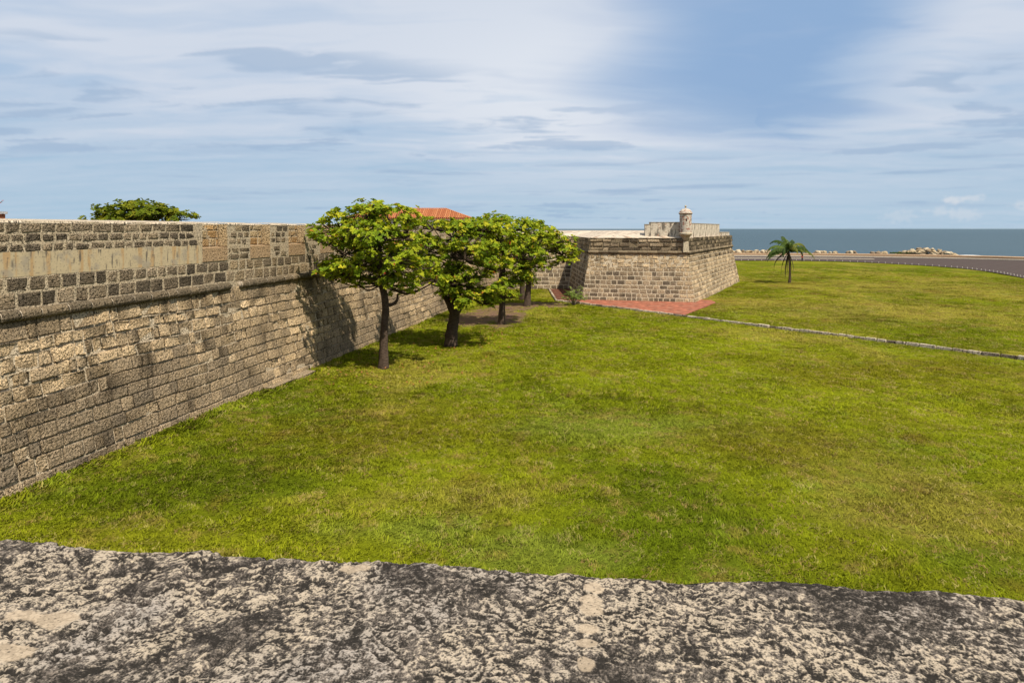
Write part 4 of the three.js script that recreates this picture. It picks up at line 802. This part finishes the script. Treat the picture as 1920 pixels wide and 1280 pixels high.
// palm
{
  const f = px(1480, 531), r = rng(33), o = V(f[0], 0, f[1]), T = thing('palm_tree', 'lone coconut palm with drooping dead fronds on the far lawn', 'palm', o);
  const tg = new GB(), hub = new THREE.Vector3(-0.1, 4.75, 0);
  tapered(tg, [new THREE.Vector3(0.05, -0.1, 0), new THREE.Vector3(0.12, 1.2, 0), new THREE.Vector3(0.08, 2.8, 0), hub], [0.22, 0.15, 0.15, 0.2], 10, undefined, 0.1);
  part('trunk', tg.geo(), M.bark, T);
  const frond = (az, rise, len, curl, col, dead, wide = 0.8) => {
    const g = new GB(), dir = new THREE.Vector3(Math.cos(az), 0, -Math.sin(az)), n = 16, pts = []; let a = rise; len *= dead ? 1.25 : 1.28; const p = hub.clone();
    for (let k = 0; k <= n; k++) { pts.push(p.clone()); p.addScaledVector(dir, Math.cos(a) * len / n); p.y += Math.sin(a) * len / n; a -= curl / n * (0.6 + 0.9 * k / n); if (a < -1.52) a = -1.52; }
    tapered(g, pts.filter((_, k) => k % 4 === 0), [0.05, 0.035, 0.022, 0.008], 4, col.map((x) => x * 1.25));
    const side = new THREE.Vector3(-dir.z, 0, dir.x);
    for (let k = 2; k <= n * 2; k++) {
      const t = k / (n * 2), i = Math.min(n - 1, Math.floor(t * n)), c = pts[i].clone().lerp(pts[i + 1], t * n - i), tan = pts[i + 1].clone().sub(pts[i]).normalize();
      const L = wide * (Math.sin(Math.PI * Math.pow(t, 0.75)) * 0.85 + 0.2) * (dead ? 0.7 : 1);
      for (const s of [-1, 1]) {
        const d = side.clone().multiplyScalar(s * (dead ? 0.35 : 0.75)).addScaledVector(tan, 0.6).add(new THREE.Vector3(0, -0.5 - r() * (dead ? 1.2 : 0.55), 0)).normalize(), w = 0.085, e = c.clone().addScaledVector(d, L), m = 0.75 + r() * 0.5, cc = col.map((x) => x * m);
        const u = tan.clone().multiplyScalar(w);
        const a1 = g.v(c.clone().sub(u), 0, 0, cc), b1 = g.v(c.clone().add(u), 0, 0, cc), mid = c.clone().lerp(e, 0.55), a2 = g.v(mid.clone().sub(u).add(new THREE.Vector3(0, 0.03, 0)), 0, 0, cc), b2 = g.v(mid.clone().add(u).add(new THREE.Vector3(0, 0.03, 0)), 0, 0, cc), e1 = g.v(e.clone().add(new THREE.Vector3(0, -0.06, 0)), 0, 0, cc);
        g.quad(a1, b1, b2, a2); g.tri(a2, b2, e1);
      }
    }
    part(dead ? 'dead_frond' : 'frond', g.geo(), M.leaf, T);
  };
  const gr = [[0.095, 0.14, 0.02], [0.06, 0.10, 0.016], [0.16, 0.175, 0.03], [0.05, 0.085, 0.016]];
  [[3.0, 0.9, 3.3, 2.6], [2.2, 1.25, 3.2, 2.2], [0.2, 1.15, 3.2, 2.7], [0.9, 1.3, 3.1, 2.2], [1.6, 1.4, 2.9, 1.6], [3.4, 0.55, 3.4, 1.9], [-0.15, 0.45, 3.5, 1.8], [0.5, 0.7, 3.2, 2.3], [2.7, 0.3, 3.2, 1.8], [-0.6, 0.8, 3.0, 2.3], [-1.5, 0.9, 2.8, 2.3], [-2.2, 0.75, 3.0, 2.4], [4.4, 1.2, 2.8, 2.0], [-2.9, 0.25, 3.3, 1.5]].forEach(([a, b, l, c], k) => frond(a, b, l, c, gr[k % 4], false));
  [[3.25, -0.25, 3.3, 1.7], [2.6, -1.0, 3.1, 0.8], [-2.6, -1.15, 3.2, 0.6], [0.3, -1.2, 2.3, 0.5], [-0.8, -1.1, 2.5, 0.5], [1.5, -1.2, 2.6, 0.5], [3.6, -1.25, 3.0, 0.4], [-1.7, -1.3, 2.9, 0.3], [2.1, -1.3, 2.7, 0.3]].forEach(([a, b, l, c], k) => frond(a, b, l, c, k % 2 ? [0.10, 0.072, 0.045] : [0.07, 0.06, 0.035], true, 0.5));
}

// ------------------------------------------------------------------ houses of the town, seen over the wall
{
  const o = V(-16, 0, 113), T = thing('tiled_house', 'house with an orange tiled hip roof showing over the almond trees', 'house', o);
  const k = 108 / FOCAL, x1 = (885 - 960) * k, xr = (836 - 960) * k, x0 = -27, eave = EYE + (429 - 409) * k, d0 = 108, run = 4.6, k2 = (d0 + run) / FOCAL, ridge = EYE + (429 - 391.5) * k2, xr2 = (836 - 960) * k2;
  const wg = new GB(o); boxBetween(wg, [[x0 + 0.5, d0 + 0.6], [x1 - 0.7, d0 + 0.6], [x1 - 0.7, d0 + 8.6], [x0 + 0.5, d0 + 8.6]], -0.3, eave - 0.12);
  const wge = wg.geo(false).toNonIndexed(); wge.computeVertexNormals();
  part('wall', wge, std({ name: 'white_house_wall', color: new THREE.Color().setRGB(0.72, 0.71, 0.69), map: coralColor }), T);
  const tileM = [[0.52, 0.20, 0.085], [0.44, 0.155, 0.065], [0.58, 0.25, 0.11]].map((c, q) => std({ name: 'clay_tile_' + 'abc'[q], color: new THREE.Color().setRGB(...c), map: coralColor }));
  const rf = new GB(o);
  const A = [V(x0, eave, d0), V(x1, eave, d0), V(x1, eave, d0 + 9.2), V(x0, eave, d0 + 9.2)], R0 = V(x0 + 4.5, ridge, d0 + run), R1 = V(xr2, ridge, d0 + run);
  { const v = A.map((p) => rf.v(p)), r0 = rf.v(R0), r1 = rf.v(R1), u = A.map((p) => rf.v(p.clone().setY(eave - 0.14))); rf.quad(v[0], v[1], r1, r0); rf.tri(v[1], v[2], r1); rf.quad(v[2], v[3], r0, r1); rf.tri(v[3], v[0], r0); for (let e = 0; e < 4; e++) rf.quad(u[e], u[(e + 1) % 4], v[(e + 1) % 4], v[e]); rf.quad(u[0], u[3], u[2], u[1]); }
  const rfg = rf.geo(false).toNonIndexed(); rfg.computeVertexNormals();
  const roof = part('roof', rfg, std({ name: 'roof_bed', color: new THREE.Color().setRGB(0.26, 0.09, 0.045) }), T);
  // rows of half-round tiles running from ridge to eave on the two slopes in view
  const r = rng(12), row = (a, b, m) => { const g = new GB(o), c = b.clone().sub(a), n = c.clone().normalize(), up = new THREE.Vector3(0, 1, 0), side = n.clone().cross(up).normalize(), nn = side.clone().cross(n).normalize(), steps = Math.max(1, Math.round(c.length() / 0.4)); for (let s = 0; s < steps; s++) { const p = a.clone().addScaledVector(c, s / steps), q = a.clone().addScaledVector(c, (s + 1) / steps), ids = []; for (let l = 0; l < 2; l++) for (let e = 0; e <= 4; e++) { const an = Math.PI * e / 4, R = (l ? 0.105 : 0.125); ids.push(g.v((l ? q : p).clone().addScaledVector(side, Math.cos(an) * R).addScaledVector(nn, Math.sin(an) * R + 0.0), s, e)); } for (let e = 0; e < 4; e++) g.quad(ids[e], ids[e + 1], ids[e + 6], ids[e + 5]); } part('tile_row', g.geo(), m, roof); };
  for (let x = x0 + 0.2; x < x1; x += 0.31) { const t = x < R1.x ? 1 : (x1 - x) / (x1 - R1.x), t2 = x < R0.x ? (x - x0) / (R0.x - x0) : 1, f = Math.min(t, t2); if (f < 0.08) continue; row(V(x, eave + 0.01, d0 - 0.06), V(x, lerp(eave, ridge, f), lerp(d0, d0 + run, f)), tileM[Math.floor(r() * 3)]); }
  for (let q = 0.3; q < 9.1; q += 0.31) { const f = q < run ? q / run : (9.2 - q) / (9.2 - run); if (f < 0.08) continue; row(V(x1 + 0.05, eave + 0.01, d0 + q), V(lerp(x1, R1.x, f), lerp(eave, ridge, f), d0 + q), tileM[Math.floor(r() * 3)]); }
  row(A[1].clone(), R1.clone().add(new THREE.Vector3(0, 0.05, 0)), tileM[0]); row(R0.clone().add(new THREE.Vector3(0, 0.05, 0)), R1.clone().add(new THREE.Vector3(0, 0.05, 0)), tileM[1]);
}
{
  const o = V(-41, 0, 47), T = thing('roof_terrace', 'corner of a terracotta roof terrace with white ledge at the left picture edge', 'house', o), mk = (c, n) => std({ name: n, color: new THREE.Color().setRGB(...c), map: coralColor });
  const box = (name, x0, x1, d0, d1, y0, y1, m) => { const g = new GB(o); boxBetween(g, [[x0, d0], [x1, d0], [x1, d1], [x0, d1]], y0, y1); const ge = g.geo(false).toNonIndexed(); ge.computeVertexNormals(); part(name, ge, m, T); };
  box('wall', -46, -36.95, 45, 50, -0.3, 8.6, mk([0.42, 0.2, 0.11], 'terracotta_wall'));
  box('eave', -46.3, -36.6, 44.7, 50.2, 8.602, 8.76, mk([0.5, 0.24, 0.1], 'eave_tiles'));
  box('parapet', -45.8, -37.0, 45.1, 49.8, 8.762, 9.28, mk([0.40, 0.17, 0.085], 'brick_parapet'));
  box('ledge', -45.9, -36.9, 45.0, 49.9, 9.282, 9.46, mk([0.62, 0.6, 0.58], 'white_ledge'));
  const S = thing('flowering_shrub', 'small shrub with red flowers on the roof terrace ledge', 'shrub', V(-37.6, 9.46, 49.3)), r = rng(55), cr = new GB();
  for (let k = 0; k < 9; k++) { const g = new GB(), tip = new THREE.Vector3((r() - 0.35) * 1.2, 0.25 + r() * 0.75, (r() - 0.5) * 0.7), m = tip.clone().multiplyScalar(0.5); m.y += 0.12; tapered(g, [new THREE.Vector3(0, 0, 0), m, tip], [0.02, 0.014, 0.006], 4); part('stem', g.geo(), M.twig, S); for (let j = 0; j < 4; j++) rosette(cr, m.clone().lerp(tip, r()), new THREE.Vector3(0, 1, 0), r, 0.12, 5, j % 3 ? [0.14, 0.2, 0.05] : [0.5, 0.04, 0.03], 0); }
  part('foliage', cr.geo(), M.leaf, S);
}

// ------------------------------------------------------------------ a person by the road
{
  const f = [73.4, 172.5], o = V(f[0], 0, f[1]), T = thing('person', 'person in a red top and dark trousers standing at the road edge near the palm', 'person', o);
  const bones = [ // a, b, ra, rb
    [[0, 1.0, 0], [0, 1.42, 0], 0.15, 0.165], [[0, 1.42, 0], [0, 1.56, 0.01], 0.07, 0.06], [[0, 1.64, 0.02], [0, 1.70, 0.02], 0.095, 0.1],
    [[-0.09, 0.96, 0], [-0.11, 0.5, 0.03], 0.105, 0.07], [[-0.11, 0.5, 0.03], [-0.12, 0.08, -0.02], 0.068, 0.045], [[-0.12, 0.05, -0.02], [-0.13, 0.04, 0.14], 0.05, 0.04],
    [[0.09, 0.96, 0], [0.11, 0.5, -0.02], 0.105, 0.07], [[0.11, 0.5, -0.02], [0.12, 0.08, -0.06], 0.068, 0.045], [[0.12, 0.05, -0.06], [0.14, 0.04, 0.1], 0.05, 0.04],
    [[-0.18, 1.4, 0], [-0.26, 1.12, -0.02], 0.06, 0.045], [[-0.26, 1.12, -0.02], [-0.24, 0.86, 0.06], 0.042, 0.034], [[-0.24, 0.86, 0.06], [-0.235, 0.77, 0.08], 0.038, 0.025],
    [[0.18, 1.4, 0], [0.26, 1.12, -0.02], 0.06, 0.045], [[0.26, 1.12, -0.02], [0.25, 0.86, 0.05], 0.042, 0.034], [[0.25, 0.86, 0.05], [0.245, 0.77, 0.07], 0.038, 0.025]];
  const N = 72, mc = new MarchingCubes(N, M.mortar, false, false, 60000), sc = 0.98; mc.isolation = 0;
  for (let k = 0; k < N; k++) for (let j = 0; j < N; j++) for (let i = 0; i < N; i++) {
    const x = ((i - N / 2) / (N / 2)) * sc, y = ((j - N / 2) / (N / 2)) * sc + 0.92, z = ((k - N / 2) / (N / 2)) * sc; let dist = 9;
    if (Math.abs(x) < 0.45 && Math.abs(z) < 0.35) for (const [a, b, ra, rb] of bones) { const bx = b[0] - a[0], by = b[1] - a[1], bz = b[2] - a[2], t = clamp(((x - a[0]) * bx + (y - a[1]) * by + (z - a[2]) * bz) / (bx * bx + by * by + bz * bz)), dd = Math.hypot(x - a[0] - bx * t, y - a[1] - by * t, z - a[2] - bz * t) - lerp(ra, rb, t), h = clamp(0.5 + 0.5 * (dist - dd) / 0.03); dist = lerp(dist, dd, h) - 0.03 * h * (1 - h); }
    mc.field[i + j * N + k * N * N] = -dist;
  }
  mc.update();
  const n = mc.count ?? mc.geometry.drawRange.count, pos = [], col = [];
  for (let i = 0; i < n; i++) {
    const x = mc.positionArray[i * 3] * sc, y = mc.positionArray[i * 3 + 1] * sc + 0.92, z = mc.positionArray[i * 3 + 2] * sc; pos.push(x, y, z);
    const arm = Math.abs(x) > 0.19 && y < 1.2 && y > 0.7;
    col.push(...(y > 1.72 || (y > 1.62 && z < -0.01) ? [0.02, 0.015, 0.012] : y > 1.5 || arm ? [0.30, 0.17, 0.11] : y > 0.98 ? [0.42, 0.075, 0.06] : y > 0.09 ? [0.03, 0.03, 0.045] : [0.06, 0.05, 0.045]));
  }
  const g = new THREE.BufferGeometry(); g.setAttribute('position', new THREE.Float32BufferAttribute(pos, 3)); g.setAttribute('color', new THREE.Float32BufferAttribute(col, 3)); g.setAttribute('normal', new THREE.Float32BufferAttribute(mc.normalArray.slice(0, n * 3), 3));
  g.deleteAttribute('normal'); g.computeVertexNormals();
  part('body', g, std({ name: 'person_clothes', vertexColors: true }), T);
}

// ------------------------------------------------------------------ grass blades
{
  const g = new GB(), r = rng(71);
  for (let k = 0; k < 26; k++) {
    const a = r() * 6.28, q = Math.sqrt(r()) * 0.17, b = new THREE.Vector3(Math.cos(a) * q, -0.01, Math.sin(a) * q), la = (r() - 0.5) * 2.6 + (r() < 0.15 ? 3.1 : 0), lean = 0.3 + r() * 1.3, h = 0.03 + r() * 0.055, w = 0.006 + r() * 0.005;
    const tip = b.clone().add(new THREE.Vector3(Math.cos(la) * h * lean, h, Math.sin(la) * h * lean)), m = b.clone().lerp(tip, 0.55); m.y += h * 0.14;
    const s = new THREE.Vector3(-Math.sin(la) * w, 0, Math.cos(la) * w);
    const i = [g.v(b.clone().sub(s)), g.v(b.clone().add(s)), g.v(m.clone().add(s)), g.v(m.clone().sub(s)), g.v(tip)];
    g.quad(i[0], i[1], i[2], i[3]); g.tri(i[3], i[2], i[4]);
  }
  const mat = new THREE.MeshPhysicalMaterial({ name: 'grass_blade', roughness: 1, transmission: 0.3, thickness: 0, specularIntensity: 0.04 });
  const spots = [], rr = rng(72);
  const inside = (x, d, P) => { let c = false; for (let i = 0, j = P.length - 1; i < P.length; j = i++) if ((P[i][1] > d) !== (P[j][1] > d) && x < (P[j][0] - P[i][0]) * (d - P[i][1]) / (P[j][1] - P[i][1]) + P[i][0]) c = !c; return c; };
  const fort = inset(BN.map(() => -0.1)), paved = [px(1081, 569.5), px(1284, 592.5), [22.4, 75.0], [22.6, 77.2], [21, 78.5], [8.2, 80]], paved2 = [[5.0, 93], [5.0, 77.2], [7.0, 75.2], [8.6, 75.5], [9, 94]];
  for (let d = 3; d < 160; d += 0.5) {
    const dens = (d < 30 ? 44 : d < 50 ? 28 : 13) * ss(160, 80, d), w = Math.min(Math.max(0.82 * d, 21), 98), n = dens * 2 * w * 0.5;
    for (let k = 0; k < n; k++) {
      const x = (rr() * 2 - 1) * w, dd = d + rr() * 0.5, keep = rr();
      if (wallD(x, dd) > 19.0 || (x > -3 && x < 38 && dd > 60 && (inside(x, dd, fort) || inside(x, dd, paved) || inside(x, dd, paved2)))) continue;
      if (keep < dirtAt(x, dd) * 1.1) continue;
      if (dd > 108 && x > 60 && (x > 82 || dd > 150)) continue;
      spots.push([x, dd]);
    }
  }
  for (let k = 0; k < 1500; k++) { const q = 12 + Math.pow(rr(), 1.3) * 55, p = WS(q, D0 - 0.05 - Math.pow(rr(), 2) * 0.7, 0); if (fbm(q * 0.7, 5, 2) + rr() * 0.5 > 0.15) spots.push([p.x, -p.z, 1 + rr() * 1.3]); }
  const im = new THREE.InstancedMesh(g.geo(), mat, spots.length), mt = new THREE.Matrix4(), qt = new THREE.Quaternion(), up = new THREE.Vector3(0, 1, 0), col = new THREE.Color();
  spots.forEach(([x, d, weed = 1], k) => {
    const s = weed * (0.8 + rr() * 0.6) * (d > 50 ? 1.5 : d > 30 ? 1.2 : 1), c = grassColor(x, d), tall = 0.75 + 0.7 * ss(-0.2, 0.5, fbm(x * 0.4, d * 0.4 + 3, 2));
    mt.compose(V(x, lawnY(x, d), d), qt.setFromAxisAngle(up, fbm(x * 0.2 + 4, d * 0.2, 3) * 2.2 + (rr() - 0.5) * 3.2), new THREE.Vector3(s, s * tall * 0.8, s)); im.setMatrixAt(k, mt);
    const b = 1.05 + rr() * 0.65, pick = rr(), cl = ss(0.05, 0.45, fbm(x * 1.3 + 8, d * 1.3, 2) + 0.1);
    const cc = pick < 0.06 + cl * 0.09 ? mix3(c, [0.27, 0.205, 0.085], 0.5) : pick > 0.96 ? mix3(c, [0.24, 0.13, 0.07], 0.5) : c; im.setColorAt(k, col.setRGB(cc[0] * b, cc[1] * b, cc[2] * b));
  });
  im.name = 'lawn_grass'; im.userData = { kind: 'stuff', label: 'short uneven grass covering the whole lawn', category: 'grass' }; im.castShadow = im.receiveShadow = true;
  scene.add(im);
  console.log('grass tufts', spots.length);
}
// fallen leaves under the trees
{
  const g = new GB(), r = rng(17);
  for (let k = 0; k < 260; k++) { const a = r() * 6.28, q = Math.pow(r(), 0.6) * 6.5, big = r() < 0.6, x = (big ? -7 : -3) + Math.cos(a) * q, d = (big ? 40.5 : 50) + Math.sin(a) * q * 0.9; if (wallD(x, d) > 18.9) continue; const c = mix3([0.42, 0.13, 0.04], [0.36, 0.24, 0.09], r()); leaf(g, V(x, lawnY(x, d) + 0.06, d), new THREE.Vector3(r() - 0.5, 0.1, r() - 0.5), new THREE.Vector3(r() * 0.4, 1, r() * 0.4), 0.17, 0.1, c); }
  const m = new THREE.Mesh(g.geo(), M.leaf); m.name = 'fallen_leaves'; m.userData = { kind: 'stuff', label: 'orange fallen leaves scattered on the grass under the almond trees', category: 'leaves' }; m.castShadow = m.receiveShadow = true; scene.add(m);
}

// ------------------------------------------------------------------ the parapet in the foreground
{
  const PT = 7.5, e0 = [-1.1667, 1.5556], e1 = [0.99, 1.3196], L = Math.hypot(e1[0] - e0[0], e1[1] - e0[1]), ux = (e1[0] - e0[0]) / L, uy = (e1[1] - e0[1]) / L, mid = [(e0[0] + e1[0]) / 2, (e0[1] + e1[1]) / 2];
  const at = (p, q, y) => V(mid[0] + ux * p + uy * q, PT + y, mid[1] + uy * p - ux * q);   // p along the edge, q in from the edge towards the eye
  const inv = (u, v) => { const [x, d] = px(u, v, PT), a = x - mid[0], b = d - mid[1]; return [a * ux + b * uy, a * uy - b * ux]; };
  const origin = at(0, 0.8, -1.3);
  const T = thing('foreground_parapet', 'rough lichen-blackened coral stone parapet top filling the bottom of the view', 'wall', origin);
  const patches = [[80, 1163, 66, 22], [20, 1228, 40, 20], [668, 1066, 36, 8], [1112, 1100, 18, 10], [1108, 1122, 20, 13], [1106, 1145, 22, 18], [1102, 1178, 22, 12], [1100, 1206, 22, 10], [1098, 1240, 18, 14], [25, 1012, 40, 4]].map(([u, v, a, b]) => { const c = inv(u, v), e = inv(u + a, v), f = inv(u, v + b); return [c[0], c[1], Math.abs(e[0] - c[0]), Math.abs(f[1] - c[1])]; });
  const field = (p, q) => {
    const wx = fbm(p * 12 + 3, q * 12, 3) * 0.045, wy = fbm(p * 12 + 30, q * 12 + 8, 3) * 0.045, vx = pn(p * 55 + 2, q * 55) * 0.007, vy = pn(p * 55 + 20, q * 55 + 9) * 0.007;
    const coarse = ss(0.25, -0.15, fbm(p * 1.3 + 2.2, q * 1.3, 2) + (p - 0.05) * 0.5);
    const a = pn((p + wx) * 24 + 7, (q + wy) * 30 + 2), b = pn((p + wx + vx) * 58 + 3, (q + wy + vy) * 70), c = pn((p + vx) * 120, (q + vy) * 140), d = pn(p * 260, q * 290);
    let h = 0.5 + lerp(0.12, 0.25, coarse) * a + lerp(0.32, 0.30, coarse) * b + 0.28 * c + 0.16 * d;
    let flat = 0; for (const [cx, cy, rx, ry] of patches) { const e = Math.hypot((p - cx) / rx, (q - cy) / ry) + fbm(p * 11 + cx * 9, q * 13, 4) * 1.1; flat = Math.max(flat, ss(1.0, 0.8, e)); }
    return [h, flat, coarse];
  };
  const crust = (p, q) => ss(0.06, 0.5, fbm(p * 4.3 + 14.3, q * 5.2 + 5.1, 4) * 1.1 + 0.12 * pn(p * 30, q * 30));
  // albedo: cream coral limestone, black crust of lichen between and over the knobs, smooth lime patches
  const SX = 2.8, SY = 1.4;
  const fgT = tex(2048, 1024, (u, v) => {
    const p = (u - 0.5) * SX, q = v * SY - 0.15, [h, flat] = field(p, q), cr = crust(p, q), g = pn(p * 420, q * 420), s = pn(p * 180 + 9, q * 200);
    const tint = fbm(p * 3 + 8, q * 3, 3), m2 = fbm(p * 16 + 3, q * 20 + 9, 4), knob = ss(0.45, 0.62, h + 0.07 * g + 0.12 * s - cr * 0.22 + 0.14 * fbm(p * 4 + 20, q * 4, 3));
    let c = mix3([0.022, 0.019, 0.016], [0.19, 0.16, 0.135], ss(0.25, 0.75, h * 0.8 + 0.3 * g + 0.35 * m2 + 0.1 - cr * 0.12));
    c = mix3(c, mix3([0.50, 0.42, 0.32], [0.40, 0.355, 0.31], ss(-0.1, 0.35, tint)), knob * (0.98 - cr * 0.42) * (0.72 + 0.36 * ss(-0.3, 0.4, s) + 0.3 * m2));
    c = mix3(c, [0.022, 0.019, 0.016], ss(0.26, 0.5, s + 0.45 * g) * 0.8 * (1 - flat * 0.8));
    c = mix3(c, [0.43, 0.345, 0.25], flat * 0.75 * ss(-0.5, 0.1, s + 0.3 * g + 0.45));
return c.map((x, n) => Math.pow(clamp(x * (1 + 0.16 * g) * [0.80, 0.78, 0.745][n]), 1 / 2.2));
  }, true);
  const fgB = tex(2048, 1024, (u, v) => { const p = (u - 0.5) * SX, q = v * SY - 0.15, [h, flat] = field(p, q); return lerp(h + 0.14 * pn(p * 420, q * 420), 0.62 + 0.06 * pn(p * 300, q * 300), flat); });
  fgT.wrapS = fgT.wrapT = fgB.wrapS = fgB.wrapT = THREE.MirroredRepeatWrapping;
  const mat = std({ name: 'lichened_limestone', map: fgT, bumpMap: fgB, bumpScale: 0.0045 });
  const joints = [[-2.6, 0], [-1.45, 0.1], [inv(690, 1062)[0], -0.42], [inv(1125, 1066)[0], 0.06], [1.75, 0], [2.7, 0]];
  const wig = (q, k) => 0.016 * fbm(q * 7 + k * 5, k * 3.3, 3) + 0.005 * pn(q * 45, k);
  const THICK = 2.0;
  for (let k = 0; k < joints.length - 1; k++) {
    const [a, sa] = joints[k], [b, sb] = joints[k + 1], inView = b > -1.4 && a < 1.4, n = Math.round((b - a) / (inView ? 0.0055 : 0.03)), g = new GB(origin);
    const qs = []; let q = 0; while (q < THICK) { qs.push(q); q += inView ? (q < 0.72 ? 0.0052 : 0.03) : 0.03; } qs.push(THICK);
    const rows = [[-1, 0.45], [-1, 0.12], [-1, 0.05], ...qs.map((x) => [x, 0])];
    for (const [qq, drop] of rows) for (let i = 0; i <= n; i++) {
      const qe = Math.max(qq, 0), t = i / n, s = sb * 0 + lerp(sa, sb, t), p = lerp(a + 0.0002 + wig(qe, k), b - 0.0002 + wig(qe, k + 1), t) + s * Math.min(qe, 0.7);
      const [h, flat, coarse] = field(p, qe), big = fbm(p * 3.1 + 1, qe * 3.1 + 6, 3);
      const jd = Math.min(t * n, (1 - t) * n) * (b - a) / n, atEdge = Math.exp(-jd / 0.008) * (0.5 + pn(p * 9 + 3, qe * 9));
      let y = lerp((ss(0.2, 0.62, h) - 0.6) * lerp(0.0035, 0.006, coarse), 0.001, flat) + big * 0.010 - atEdge * 0.008 - ss(0.035, 0, qe) * 0.016;
      // the broken rim
      let rim = fbm(p * 4.0 + 9, 2.5, 4) * 0.035 + fbm(p * 17, 8, 3) * 0.014 + pn(p * 60, 3) * 0.004 + 0.022 * ss(0.05, 0, Math.abs(p - inv(385, 1024)[0]));
      const shift = rim * ss(0.30, 0, qe), yy = y - drop, qq2 = qe - shift - drop * 0.06 + (drop ? (h - 0.5) * 0.03 : 0);
      g.v(at(p, qq2, yy), p / SX + 0.5, (qe + 0.15 - drop) / SY);
    }
    const m = n + 1; for (let j = 0; j < rows.length - 1; j++) for (let i = 0; i < n; i++) { const x = j * m + i; g.quad(x, x + 1, x + m + 1, x + m); }
    part('coping_stone', g.geo(), mat, T);
  }
  const core = new GB(origin);
  const ring = (y, o) => [at(-30, -o, y), at(30, -o, y), at(30, THICK - 0.02, y), at(-30, THICK - 0.02, y)];
  ringSolid(core, ring(-7.9, 1.0), ring(-2.2, -0.09)); 
  part('wall_core', core.geo(), M.darkmortar, T);
  const c2 = new GB(origin); ringSolid(c2, [at(-2.58, 0.07, -2.197), at(2.68, 0.07, -2.197), at(2.68, THICK - 0.03, -2.197), at(-2.58, THICK - 0.03, -2.197)], [at(-2.58, 0.07, -0.042), at(2.68, 0.07, -0.042), at(2.68, THICK - 0.03, -0.042), at(-2.58, THICK - 0.03, -0.042)]);
  part('mortar_bed', c2.geo(), M.mortar, T);
  for (const [x0, x1] of [[-18.6, -2.62], [2.72, 30]]) { const c3 = new GB(origin); ringSolid(c3, [at(x0, 0.0, -2.197), at(x1, 0.0, -2.197), at(x1, THICK - 0.03, -2.197), at(x0, THICK - 0.03, -2.197)], [at(x0, 0.0, 0), at(x1, 0.0, 0), at(x1, THICK - 0.03, 0), at(x0, THICK - 0.03, 0)]); part('parapet_run', c3.geo(), M.cap, T); }
  const w = new GB(); ringSolid(w, [at(-30, THICK, -7.9), at(30, THICK, -7.9), at(30, 9, -7.9), at(-30, 9, -7.9)], [at(-30, THICK, -1.1), at(30, THICK, -1.1), at(30, 9, -1.1), at(-30, 9, -1.1)]);
  structure('rampart_walk', w.geo(), M.cap);
}

scene.traverse((o) => { if (o.isMesh) o.castShadow = o.receiveShadow = true; });
renderer.render(scene, camera);
